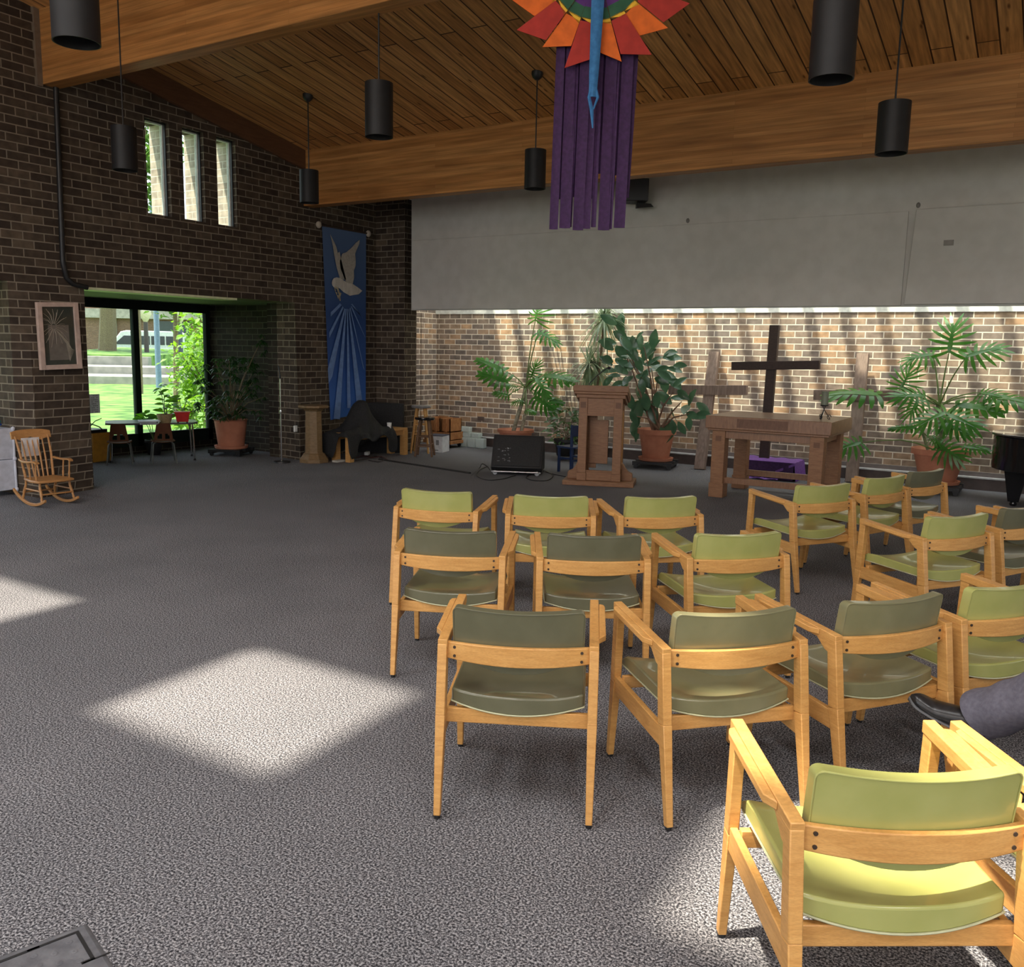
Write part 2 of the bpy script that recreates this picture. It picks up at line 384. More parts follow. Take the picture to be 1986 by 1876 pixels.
# bay shell: side walls, outer wall with the window openings, bay ceiling
XB = -11.75
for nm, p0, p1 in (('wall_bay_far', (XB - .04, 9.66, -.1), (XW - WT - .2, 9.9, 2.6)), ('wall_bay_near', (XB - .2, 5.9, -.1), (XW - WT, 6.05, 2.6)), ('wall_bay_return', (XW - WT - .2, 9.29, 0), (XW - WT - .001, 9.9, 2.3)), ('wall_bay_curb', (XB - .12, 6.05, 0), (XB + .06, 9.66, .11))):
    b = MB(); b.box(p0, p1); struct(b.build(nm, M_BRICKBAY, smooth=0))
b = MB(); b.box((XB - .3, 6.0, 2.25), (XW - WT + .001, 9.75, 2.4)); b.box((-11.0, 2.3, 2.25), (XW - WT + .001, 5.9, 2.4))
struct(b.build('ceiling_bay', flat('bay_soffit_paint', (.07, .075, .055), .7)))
b = MB(); b.box((XW + .006, 6.085, 2.222), (XW - .30, 8.25, 2.249)); struct(b.build('trim_3', flat('lintel_lit_tone', (.62, .64, .40), .5)))  # pale yellow puts window light into the steel lintel's colour
def window(name, x, y0, y1, z0, z1, bars, fr=.07, dep=.06, sill=0.0, mat=None, headz=None, panes=True):
    t = MB(); mat = mat or M_DARKFRAME
    t.box((x - dep / 2, y0, z0), (x + dep / 2, y0 + fr, z1)); t.box((x - dep / 2, y1 - fr, z0), (x + dep / 2, y1, z1))
    t.box((x - dep / 2, y0, z1 - fr), (x + dep / 2, y1, z1)); t.box((x - dep / 2, y0, z0), (x + dep / 2, y1, z0 + fr + sill))
    if headz: t.box((x - dep / 2, y0, z1), (x + dep / 2, y1, headz))
    for bb in bars: t.box((x - dep / 2, bb - fr * .6, z0), (x + dep / 2, bb + fr * .6, z1))
    o = struct(t.build(name, mat, bevel=.004))
    edges = [y0 + fr] + list(bars) + [y1 - fr]
    for a, c in zip(edges, edges[1:]):
        g = MB(); g.box((x - .004, a, z0 + fr + sill), (x + .004, c, z1 - fr)); g.build('pane', M_GLASS, o, smooth=0)
    return o
window('window_1', XB, 6.05, 9.66, .11, 2.25, [8.33], .075, .08, .11, headz=None)
hd = MB(); hd.box((XB - .05, 6.05, 2.12), (XB + .05, 9.66, 2.25)); struct(hd.build('trim_4', M_DARKFRAME))
window('window_2', -10.7, 2.4, 5.88, .05, 2.14, [4.0], .085, .08, .08)
hd = MB(); hd.box((-10.73, 2.4, 2.12), (-10.67, 5.88, 2.25)); struct(hd.build('trim_5', flat('lit_soffit_tone', (.32, .30, .10), .6)))  # yellow-olive strip stands in for the lit soffit above the window head
for i, (a, c) in enumerate(SLITS):
    o = window('window_%d' % (3 + i), XW - .125, a, c, 3.16, 4.25, [], .022, .05, 0, M_WHITE)
    t = MB(); t.box((XW - .09, a, 3.16), (XW - .07, a + .012, 4.25)); t.box((XW - .09, c - .014, 3.16), (XW - .06, c, 4.25)); t.box((XW - .09, a, 4.235), (XW - .06, c, 4.25)); t.box((XW - .09, a, 3.16), (XW - .06, c, 3.172))
    t.build('inner_frame', M_BLACK, o)
    t = MB(); t.box((XW - WT - .002, c - .008, 3.16), (XW - .15, c - .001, 4.25)); t.build('outer_jamb', M_BRICKSUN, o, smooth=0)
# altar end: dark brick pier, alcove side and back walls, grey soffit boards
b = MB(); b.box((XW - .4, YF, 0), (-8.875, YF + .3, 4.6)); struct(b.build('wall_altar_pier', M_BRICK, smooth=0))
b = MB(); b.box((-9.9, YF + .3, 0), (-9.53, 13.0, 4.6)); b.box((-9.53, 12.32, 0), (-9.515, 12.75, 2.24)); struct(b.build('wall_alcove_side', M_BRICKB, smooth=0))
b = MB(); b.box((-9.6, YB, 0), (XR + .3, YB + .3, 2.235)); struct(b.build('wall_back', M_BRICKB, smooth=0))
b = MB(); b.box((-9.6, YB - .012, 2.235), (XR + .3, YB + .3, 4.3)); b.box((-9.53, 11.60, 2.3), (XR, 11.68, 3.9)); b.box((-9.53, YF + .3, 2.3), (XR, 11.68, 2.38))
struct(b.build('wall_skylight_well', M_WHITE, smooth=0))
b = MB()
for k in range(34):
    x = -8.79 + .478 * k
    b.box((x - .062, 11.66, 3.86), (x + .062, YB, 4.0))
b.box((-9.6, 11.60, 3.86), (XR, 11.70, 3.98)); b.box((-9.6, 12.70, 3.86), (XR, YB, 3.98)); b.box((-9.6, 11.62, 3.86), (-9.12, YB, 3.98))
o = struct(b.build('window_6', M_WHITE, smooth=0))
g = MB(); g.box((-9.5, 11.7, 4.0), (XR, YB, 4.01)); g.build('pane', M_GLASS, o, smooth=0)
b = MB(); b.box((-8.68, YS, 2.215), (XR, YF, 4.65)); o = struct(b.build('wall_soffit', M_BOARD, smooth=0))
p = MB(); p.box((-8.655, YS - .022, 2.225), (-1.68, YS, 3.252)); p.build('lower_board', M_BOARD, o, bevel=.004)
p = MB(); p.hexa([(-1.645, YS - .05, 2.235), (XR, YS - .05, 2.235), (XR, YS, 2.235), (-1.645, YS, 2.235)], [(-1.60, YS - .04, 3.265), (XR, YS - .04, 3.275), (XR, YS, 3.275), (-1.60, YS, 3.265)]); p.build('raised_board', M_BOARD, o, bevel=.004)
for px, py in ((1334, 428), (1781, 398)):
    q = onY(px, py, YS); p = MB(); p.ell(q, (.022, .02, .03)); p.build('hook', flat('hook_grey', (.2, .19, .17), .6), o)
q = onY(1840, 471, YS - .045); p = MB(); p.box((q.x - .05, YS - .05, q.z - .03), (q.x + .05, YS - .043, q.z + .03)); p.build('label_plate', flat('plate_grey', (.27, .255, .23), .7), o)
# baseboard heater along the alcove wall
b = MB(); b.box((-9.2, 12.60, 0), (XR, YB, .145)); o = struct(b.build('baseboard_back', flat('heater_brown', (.075, .052, .045), .55), smooth=0))
t = MB(); t.box((-9.2, 12.59, .145), (XR, 12.70, .162)); t.build('top_strip', flat('heater_top', (.62, .62, .62), .4), o, smooth=0)
t = MB(); t.box((-9.2, 12.68, .162), (XR, YB, .215)); t.build('back_strip', flat('heater_back', (.16, .13, .12), .5), o, smooth=0)
# right and rear walls (behind / beside the viewpoint), with unseen window openings added to let light in
b = MB(); cells(b, YR, YB + .3, 0, 6.6, [(-5.5, -1.0, .6, 3.2), (1.0, 4.4, .6, 3.0), (5.6, 9.0, .6, 3.0)], lambda u, v, s: (XR + .3 * s, u, v)); struct(b.build('wall_right', M_BRICK, smooth=0))
b = MB(); cells(b, XW - .3, XR + .3, 0, 6.6, [(-8.2, -4.4, 1.4, 4.8), (-3.4, .6, 1.4, 4.8), (1.6, 5.6, 1.4, 4.8)], lambda u, v, s: (u, YR - .3 * s, v)); struct(b.build('wall_rear', M_BRICK, smooth=0))
# ceiling with square rooflights; the sun through the front row makes the bright squares on the carpet
SUN = Vector((.24, .32, -1))
def roof_pt(x, y):   # floor point -> point on the roof plane against the sun
    z = (6.07 - .18 * y) / (1 - .18 * .32); return x - .24 * z, y - .32 * z
HOLES = []
for k in range(-1, 4):
    x0, x1 = -3.65 + 2.73 * k, -2.53 + 2.73 * k
    a = roof_pt(x0, 2.19); c = roof_pt(x1, 3.23); HOLES.append((a[0], c[0], a[1], c[1]))
HOLES += [(h[0], h[1], -4.6, -3.4) for h in HOLES]  # second, unseen row behind the ridge, added for ambient light
b = MB(); cells(b, XW - .4, XR + .3, YR - .3, YF + .4, HOLES, lambda u, v, s: (u, v, ceil_z(v) + .24 * s), extra_v=(-1,)); struct(b.build('ceiling', M_PLANK, smooth=0))
b = MB(); b.box((-9.6, YF, 3.9), (XR, 11.66, 3.98)); struct(b.build('ceiling_edge', M_WHITE, smooth=0))
# glulam beams, wall fascia
def beam(name, y, z0):
    b = MB(); b.box((XW - .3, y, z0), (XR, y + .2, ceil_z(y) + .02)); o = struct(b.build(name, M_GLULAM, smooth=0, bevel=.008)); return o
beam('trim_1', 5.72, 4.305); beam('trim_2', 9.5, 3.605)
b = MB(); b.box((XW + .001, 5.66, 4.28), (XW + .03, 5.72, 5.1)); struct(b.build('trim_6', flat('mortar_strip', (.16, .12, .085), .9), smooth=0))
b = MB(); b.hexa([(XW, 5.92, ceil_z(5.92) - .26), (XW + .05, 5.92, ceil_z(5.92) - .26), (XW + .05, 9.5, ceil_z(9.5) - .26), (XW, 9.5, ceil_z(9.5) - .26)],
                 [(XW, 5.92, ceil_z(5.92)), (XW + .05, 5.92, ceil_z(5.92)), (XW + .05, 9.5, ceil_z(9.5)), (XW, 9.5, ceil_z(9.5))])
struct(b.build('trim_7', wood_mat('fascia_wood', (.10, .045, .02), (.14, .065, .03), (8, 1, 8), 4, .6), smooth=0))
# conduit on the left wall
t = MB(); t.tube([(XW + .03, 5.86, 4.33), (XW + .03, 5.845, 3.4), (XW + .03, 5.83, 2.5), (XW + .032, 5.86, 2.33), (XW + .034, 5.93, 2.27), (XW + .034, 6.10, 2.24)], .028, 10)
tag(t.build('conduit', M_BLACK), 'black conduit pipe running down the brick to the window bay', 'pipe')
# ================================================================ ARMCHAIRS (origin on the floor at the centre, facing +y)
def chair_meshes(vinyl):
    """list of (name, mesh builder, material, bevel, label, children)"""
    parts = []
    for s in (-1, 1):
        # rear leg rises into the arm post
        m = MB(); m.bar((s * .268, -.331, .012), (s * .2685, -.262, .36), .024, .030, .034, .052); m.bar((s * .2685, -.262, .36), (s * .2685, -.2285, .612), .034, .052, .033, .046)
        m.hexa([(s * .2685 - .0165, -.25, .552), (s * .2685 + .0165, -.25, .552), (s * .2685 + .0165, -.196, .565), (s * .2685 - .0165, -.196, .565)],
               [(s * .2685 - .0165, -.248, .614), (s * .2685 + .0165, -.248, .614), (s * .2685 + .0165, -.13, .617), (s * .2685 - .0165, -.13, .617)])
        parts.append(('rear_leg', m, M_MAPLE, .003, None, [('foot_glide', MB().lathe([(.011, 0), (.012, .006), (.010, .014)], (s * .268, -.331, 0), 10), M_BLACK, 0)]))
        m = MB(); m.bar((s * .271, .252, .012), (s * .268, .226, .34), .024, .028, .031, .045); m.bar((s * .268, .226, .34), (s * .268, .214, .628), .031, .045, .031, .046)
        parts.append(('front_leg', m, M_MAPLE, .003, None, [('foot_glide', MB().lathe([(.011, 0), (.012, .006), (.010, .014)], (s * .271, .252, 0), 10), M_BLACK, 0)]))
        # arm rest: straight rail with a wider outer lip
        zt = lambda y: .631 + (y + .25) / .49 * .031
        def plate(poly, th, dz):
            poly = poly if s > 0 else poly[::-1]; m.prism(poly, lambda x, y: (x, y, zt(y) - th), lambda x, y: (x, y, zt(y) - dz))
        m = MB(); plate([(s * .250, -.25), (s * .2845, -.25), (s * .2845, .240), (s * .250, .240)], .036, 0)
        plate([(s * .285, -.165), (s * .309, -.13), (s * .309, .165), (s * .303, .188), (s * .285, .195)], .024, .0015)
        parts.append(('arm_rest', m, M_MAPLE, .003, None, []))
        m = MB(); m.hexa([(s * .268 - .011, -.262, .272), (s * .268 + .011, -.262, .272), (s * .268 + .011, .225, .290), (s * .268 - .011, .225, .290)], [(s * .268 - .011, -.255, .345), (s * .268 + .011, -.255, .345), (s * .268 + .011, .222, .362), (s * .268 - .011, .222, .362)])
        parts.append(('side_rail', m, M_MAPLE, .003, None, []))
    m = MB(); m.box((-.26, -.232, .318), (.26, -.210, .372)); m.box((-.26, .16, .325), (.26, .182, .375)); parts.append(('cross_rail', m, M_MAPLE, .003, None, []))
    # curved back rail with screw holes
    xs = [-.255 + .51 * k / 12 for k in range(13)]
    bow = lambda x: -.226 - .042 * (1 - (x / .255) ** 2)
    m = MB(); m.slab(xs, lambda x: .548 + .012 * (x / .255) ** 2, lambda x: .62, 1, lambda x, z, sd: (x, bow(x) - (.010 if sd == 0 else -.010), z))
    ch = []
    for x in (-.225, .225):
        for z in (.572, .604): ch.append(('screw', MB().lathe([(.0055, -.002), (.0055, .002)], (x, bow(x) - .0108, z), 8, M=Matrix.Rotation(PI / 2, 3, 'X')), M_SCREW, 0))
    parts.append(('back_rail', m, M_MAPLE, .003, None, ch))
    # padded back
    hw, r = .2325, .022
    xs = sorted({*[-hw + 2 * hw * k / 14 for k in range(15)], *[s * (hw - r * (1 - math.cos(a))) for s in (-1, 1) for a in (.35, .7, 1.05, 1.4)]})
    def ztop(x): d = abs(x) - (hw - r); return .753 - .010 * (1 - (x / hw) ** 2) - (r - math.sqrt(max(0, r * r - d * d)) if d > 0 else 0)
    def zbot(x): return .510 + .075 * (abs(x) / hw) ** 2.2
    def yb(x, z): return -.196 - .036 * (1 - (x / hw) ** 2) - .15 * (z - .55)
    m = MB(); m.slab(xs, zbot, ztop, 6, lambda x, z, sd: (x, yb(x, z) - (.014 if sd == 0 else -.026), z))
    pip = [(x, yb(x, ztop(x)) - .0145, ztop(x) - .002) for x in xs]
    wl = MB(); wl.tube([(-hw + .001, yb(-hw, .60) - .0145, .60)] + pip + [(hw - .001, yb(hw, .60) - .0145, .60)], .0022, 6)
    parts.append(('backrest', m, vinyl, .008, None, [('piping', wl, vinyl, 0)]))
    # dished seat pad
    hw = .238
    xs = [-hw + 2 * hw * k / 14 for k in range(15)]
    lo = lambda x: -.218 - .030 * (1 - (x / hw) ** 2); hi = lambda x: .258 + .022 * (1 - (x / hw) ** 2)
    def zs(x, y): t = (y + .25) / .5; return .442 - .030 * (1 - (x / hw) ** 2) * math.sin(PI * min(1, max(0, t))) ** .6 - .012 * (1 - (x / hw) ** 2) + .012 * t - (.035 * ((t - .82) / .18) ** 2 if t > .82 else 0)
    def zu(x, y): return .392 - .034 * (1 - (x / hw) ** 2) + .008 * (y + .25)
    m = MB(); m.slab(xs, lo, hi, 8, lambda x, y, sd: (x, y, zu(x, y) if sd == 0 else zs(x, y)))
    rim = [(x, lo(x) - .001, zu(x, lo(x)) + .003) for x in xs] + [(hw + .001, y, zu(hw, y) + .003) for y in (-.1, .05, .2)] + [(x, hi(x) + .001, zu(x, hi(x)) + .003) for x in xs[::-1]] + [(-hw - .001, y, zu(-hw, y) + .003) for y in (.2, .05, -.1)]
    wl = MB(); wl.tube(rim + rim[:1], .003, 6)
    parts.append(('seat', m, vinyl, .012, None, [('piping', wl, M_PIPE, 0)]))
    return parts
def make_chair(vinyl, label, loc, rz, group):
    t = thing('armchair', label, 'chair', loc, rz, group)
    for name, mb, mat, bev, lab, ch in chair_meshes(vinyl):
        o = mb.build(name, mat, t, bevel=bev)
        for n2, mb2, mat2, bev2 in ch: mb2.build(n2, mat2, o, bevel=bev2)
    return t
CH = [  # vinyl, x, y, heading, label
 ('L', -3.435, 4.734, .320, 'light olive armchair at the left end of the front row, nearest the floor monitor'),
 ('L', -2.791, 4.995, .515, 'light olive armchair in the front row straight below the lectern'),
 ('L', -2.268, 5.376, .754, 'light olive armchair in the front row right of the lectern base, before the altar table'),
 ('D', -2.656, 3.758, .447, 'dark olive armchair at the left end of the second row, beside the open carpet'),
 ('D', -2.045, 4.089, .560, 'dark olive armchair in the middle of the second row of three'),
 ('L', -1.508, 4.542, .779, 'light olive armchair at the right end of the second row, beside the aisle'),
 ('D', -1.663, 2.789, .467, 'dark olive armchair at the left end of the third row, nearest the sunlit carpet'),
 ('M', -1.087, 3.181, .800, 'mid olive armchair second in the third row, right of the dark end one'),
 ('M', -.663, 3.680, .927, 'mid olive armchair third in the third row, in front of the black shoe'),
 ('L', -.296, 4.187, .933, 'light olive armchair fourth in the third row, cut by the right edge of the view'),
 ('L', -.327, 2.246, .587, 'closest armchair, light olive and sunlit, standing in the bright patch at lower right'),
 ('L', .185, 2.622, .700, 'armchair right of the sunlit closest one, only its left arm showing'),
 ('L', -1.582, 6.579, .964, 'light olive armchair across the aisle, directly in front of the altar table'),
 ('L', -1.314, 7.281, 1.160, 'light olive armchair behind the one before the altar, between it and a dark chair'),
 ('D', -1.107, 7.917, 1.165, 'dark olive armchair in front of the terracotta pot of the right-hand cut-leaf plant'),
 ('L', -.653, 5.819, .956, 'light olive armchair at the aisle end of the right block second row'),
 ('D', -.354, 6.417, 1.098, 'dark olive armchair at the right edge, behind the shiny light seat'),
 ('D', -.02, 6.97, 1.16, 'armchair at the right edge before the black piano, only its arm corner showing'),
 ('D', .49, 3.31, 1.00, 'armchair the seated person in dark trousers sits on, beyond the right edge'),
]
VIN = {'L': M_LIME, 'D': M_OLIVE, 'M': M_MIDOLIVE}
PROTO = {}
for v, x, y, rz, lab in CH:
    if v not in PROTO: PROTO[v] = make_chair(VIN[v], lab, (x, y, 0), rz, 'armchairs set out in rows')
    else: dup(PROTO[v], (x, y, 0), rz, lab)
# ================================================================ ALTAR END
def at_depth(x, y, dep):
    d = ray(x, y); return EYE + d * (dep / d.dot(Vector(ROT[2])))
# ---- lectern
L = thing('lectern', 'oak lectern with panelled front and sloping top', 'lectern', (-4.89, 10.0, 0), math.radians(20))
m = MB(); m.box((-.44, -.25, 0), (.44, .25, .058)); m.build('base', M_OAK, L, bevel=.004)
for sx in (-1, 1):
    for sy in (-1, 1):
        m = MB(); m.box((sx * .215 - .052, sy * .14 - .04, .15), (sx * .215 + .052, sy * .14 + .04, 1.09)); m.box((sx * .215 - .058, sy * .14 - .047, .058), (sx * .215 + .058, sy * .14 + .047, .15))
        o = m.build('post', M_OAK, L, bevel=.003)
        if sy < 0:
            q = MB(); q.box((sx * .215 - .033, -.1825, .96), (sx * .215 + .033, -.179, 1.03)); q.build('inlay', M_OAKDARK, o)
m = MB(); m.box((-.165, -.165, .86), (.165, -.14, 1.09)); m.box((-.165, -.172, .86), (.165, -.14, .885)); m.build('upper_panel', M_OAK, L, bevel=.003)
m = MB(); m.box((-.165, -.165, .06), (.165, -.135, .165)); m.box((-.165, -.172, .165), (.165, -.13, .185)); m.build('bottom_rail', M_OAK, L, bevel=.003)
m = MB(); m.box((-.15, .02, .25), (.085, .045, .80)); m.box((-.165, .045, .19), (-.06, .06, .86)); m.box((-.165, .025, .82), (-.08, .045, .88)); m.build('inner_panel', M_OAK, L, bevel=.004)
for sx in (-1, 1):
    m = MB(); m.box((sx * .245 - .012, -.10, .25), (sx * .245 + .012, .10, .92)); m.box((sx * .252 - .014, -.06, .28), (sx * .252 + .014, -.03, .90)); m.box((sx * .252 - .014, .04, .28), (sx * .252 + .014, .07, .90)); m.box((sx * .25 - .02, -.1, .20), (sx * .25 + .02, .1, .27))
    m.build('side_panel', M_PINE if sx > 0 else M_OAK, L, bevel=.003)
    pr = [(0, 0), (.135, 0), (.135, .075), (.125, .09), (.08, .11), (.045, .15), (.02, .20), (0, .21)]
    m = MB(); m.prism([(x, z) for x, z in (pr if sx > 0 else pr[::-1])], lambda x, z: (sx * (.27 + x), -.05, .058 + z), lambda x, z: (sx * (.27 + x), .05, .058 + z)); m.build('bracket', M_OAK, L, bevel=.003)
def slope(y): return 1.235 - (y + .22) * .27
m = MB()
for (x, y0, y1, za, zb) in ((.335, -.225, .225, -.075, 0), (.325, -.215, .215, -.105, -.075), (.30, -.195, .2, -.145, -.105)):
    m.hexa([(-x, y0, slope(y0) + za), (x, y0, slope(y0) + za), (x, y1, slope(y1) + za), (-x, y1, slope(y1) + za)], [(-x, y0, slope(y0) + zb), (x, y0, slope(y0) + zb), (x, y1, slope(y1) + zb), (-x, y1, slope(y1) + zb)])
m.build('sloping_top', M_OAK, L, bevel=.004)
mic = thing('gooseneck_microphone', 'thin black gooseneck microphone curving up from the lectern top', 'microphone', L.location + Vector((-.06, 0, 1.16)))
a, b = onY(1143, 744, 10.0), onY(1181, 714, 10.1)
m = MB(); m.tube([a - Vector((0, 0, .10)), a, a.lerp(b, .45) + Vector((0, 0, .025)), b - Vector((.02, 0, 0))], .006, 8); m.build('gooseneck', M_BLACK, mic, world=True)
m = MB(); m.ell(b, (.026, .02, .018), 10, 7); m.build('capsule', M_BLACK, mic, world=True)
# ---- altar table
A = thing('altar_table', 'heavy oak altar table with thick top and low stretchers', 'table', (-2.8, 10.4, 0))
m = MB(); m.box((-.70, -.54, .80), (.70, .54, .945)); o = m.build('tabletop', M_OAKX, A, bevel=.006)
q = MB(); q.box((-.33, -.5435, .825), (.24, -.535, .925)); q.build('front_inlay', wood_mat('inlay_oak', (.15, .075, .045), (.20, .10, .06), (14, 3, 3), 5, .5), o)
m = MB(); m.box((-.60, -.47, .69), (.60, -.43, .80)); m.box((-.60, .43, .69), (.60, .47, .80)); m.box((-.58, -.43, .69), (-.54, .43, .80)); m.box((.54, -.43, .69), (.58, .43, .80)); m.build('apron', M_OAKX, A, bevel=.003)
m = MB(); m.box((-.68, -.52, .775), (.68, .52, .80)); m.build('moulding', M_OAKX, A, bevel=.006)
for sx in (-1, 1):
    for sy in (-1, 1):
        m = MB(); m.box((sx * .55 - .075, sy * .42 - .075, .16), (sx * .55 + .075, sy * .42 + .075, .775)); m.box((sx * .55 - .085, sy * .42 - .085, 0), (sx * .55 + .085, sy * .42 + .085, .165))
        o = m.build('leg', M_OAK, A, bevel=.004)
        q = MB(); q.box((sx * .55 - .033, sy * .42 - .0785, .655), (sx * .55 + .033, sy * .42 - .074, .715)); q.build('inlay', M_OAKDARK, o)
for sy in (-1, 1):
    m = MB(); m.box((-.5, sy * .42 - .025, .165), (.5, sy * .42 + .025, .235)); m.build('stretcher', M_OAKX, A, bevel=.003)
m = MB()
p = fl(1597, 813, .948); K = thing('candle_stand', 'green pillar candle on a scrolled black wire stand on the altar', 'candle', (p.x, p.y, .9455))
m = MB()
for k in range(3):
    a = 2 * PI * k / 3 + .3; c, s = math.cos(a), math.sin(a); pts = []
    for t in range(13):
        u = t / 12; ang = -PI * .6 + u * 2 * PI * .85; r = .028 * (1 - .5 * u); pts.append(((.062 - r * math.cos(ang)) * c, (.062 - r * math.cos(ang)) * s, .03 + r * math.sin(ang)))
    m.tube([(-.02 * c, -.02 * s, .15), (.012 * c, .012 * s, .09)] + pts[::1], .0045, 6)
m.build('wire_scroll', M_BLACK, K)
m = MB(); m.lathe([(.03, .145), (.045, .155), (.045, .162), (.03, .162)], n=18); m.build('dish', M_BLACK, K)
m = MB(); m.lathe([(.038, .162), (.038, .305), (.033, .31), (.006, .304)], n=20); m.build('candle', noise_mat('candle_wax', (.17, .19, .13), (.21, .23, .16), 10, .5), K)
# ---- crosses
def cross(name, lab, base, top, w, d, barc, barl, barr, mat):
    t = thing(name, lab, 'cross', (base.x, base.y, base.z))
    m = MB(); m.bar(base, top, w, d, side=(1, 0, 0)); m.build('upright', mat, t, bevel=.004, world=True)
    m = MB(); m.bar(barl, barr, w * .92, d * 1.0, side=(0, 0, 1)); m.build('crossbar', mat, t, bevel=.004, world=True)
    return t
bt = onY(1503, 631, 12.15); bl = onY(1420, 710, 12.12); br_ = onY(1590, 708, 12.12); bs = Vector((bt.x - .02, 12.1, .245))
cross('altar_cross', 'dark brown tall cross standing in the purple draped box', bs, bt, .125, .08, None, bl, br_, M_CROSSD)
for lab, b0, t0, l0, r0 in (('weathered timber cross leaning behind the rubber plant, left of the altar', (1357, 911), (1386, 684), (1298, 756), (1449, 757)),
                            ('weathered timber cross leaning on the wall right of the altar', (1651, 936), (1674, 687), (1579, 766), (1748, 768))):
    B = fl(*b0); T = onY(*t0, 12.62); f = .62
    l1 = onY(*l0, B.y + (T.y - B.y) * .6); r1 = onY(*r0, B.y + (T.y - B.y) * .6)
    cross('timber_cross', lab, B, T, .15, .09, None, l1, r1, M_TIMBER)
X = thing('draped_box', 'low box draped in purple cloth beneath the altar', 'box', (-3.32, 12.0, 0))
m = MB(); m.box((-.37, -.24, 0), (.37, .24, .235)); m.build('box', M_BLACKCLOTH, X)
m = MB()
def drape(u, v):
    x = -.385 + .77 * u; y = -.26 + .52 * v
    return (x, y, .244 + .006 * math.sin(23 * u + 9 * v) * math.sin(11 * v))
m.slab([k / 20 for k in range(21)], lambda u: 0, lambda u: 1, 8, lambda u, v, s: Vector(drape(u, v)) + Vector((0, 0, .006 if s else 0))); m.build('drape_top', M_PURPLE, X)
m = MB()
def side(u, v): a = .5 * math.sin(u * 40) * .02 * v; return (.387 + a + .03 * v, -.26 + .52 * u, .246 - .24 * v)
m.grid(side, 24, 4)
m.grid(lambda u, v: (.385 - .42 * u + .01 * v, -.262 - .012 * u - .004 * math.sin(20 * u), .246 - .2 * u - (.03 + .0 * u) * v), 12, 2)
m.grid(lambda u, v: (-.40 + .60 * u, -.30 - .05 * v - .02 * math.sin(17 * u), .012 + .022 * math.sin(9 * u + 3 * v) ** 2), 26, 3)
m.build('drape_side', M_PURPLE, X)
m = MB(); m.grid(lambda u, v: (-.39 + .77 * u, -.264 - .006 * math.sin(31 * u), .244 - .23 * v), 24, 3); m.build('drape_front', M_STREAM, X)
# ---- pots and plants
def pot(parent, r0, r1, h, z0=0, rim=.05, lip=.02, mat=None, saucer=None):
    m = MB(); m.lathe([(r0 * .96, z0), (r0, z0 + .01), (r0 + (r1 - r0) * .82, z0 + h - rim), (r1 + lip, z0 + h - rim), (r1 + lip, z0 + h), (r1, z0 + h), (r1 - .03, z0 + h - .05), (r1 - .05, z0 + h - .06)], n=36); m.build('pot', mat or M_TERRA, parent)
    m = MB(); m.lathe([(.001, z0 + h - .075), (r1 - .02, z0 + h - .06), (.001, z0 + h - .05)], n=24, cap=False); m.build('soil', M_SOIL, parent)
    if saucer:
        m = MB(); m.lathe([(saucer * .9, z0 - .035), (saucer, z0 - .03), (saucer + .012, z0 + .01), (saucer - .015, z0 + .01), (saucer - .03, z0 - .005)], n=32); m.build('saucer', mat or M_TERRA, parent)
def dolly(name, lab, x, y, w, rz=0, h=.10):
    t = thing(name, lab, 'plant stand', (x, y, 0), rz)
    m = MB(); m.box((-w / 2, -w / 2, h - .035), (w / 2, -w / 2 + .07, h)); m.box((-w / 2, w / 2 - .07, h - .035), (w / 2, w / 2, h)); m.box((-w / 2, -w / 2, h - .06), (-w / 2 + .07, w / 2, h - .035)); m.box((w / 2 - .07, -w / 2, h - .06), (w / 2, w / 2, h - .035)); m.box((-w / 2, -.05, h - .035), (w / 2, .05, h)); m.build('platform', M_BLACK, t)
    for sx in (-1, 1):
        for sy in (-1, 1):
            c = MB(); c.lathe([(.008, -.012), (.028, -.012), (.028, .012), (.008, .012)], (sx * (w / 2 - .04), sy * (w / 2 - .04), .028), 14, M=Matrix.Rotation(PI / 2, 3, 'X')); c.tube([(sx * (w / 2 - .04), sy * (w / 2 - .04), .04), (sx * (w / 2 - .04), sy * (w / 2 - .04), h - .05)], .012, 8); c.build('caster', M_BLACK, t)
    return t
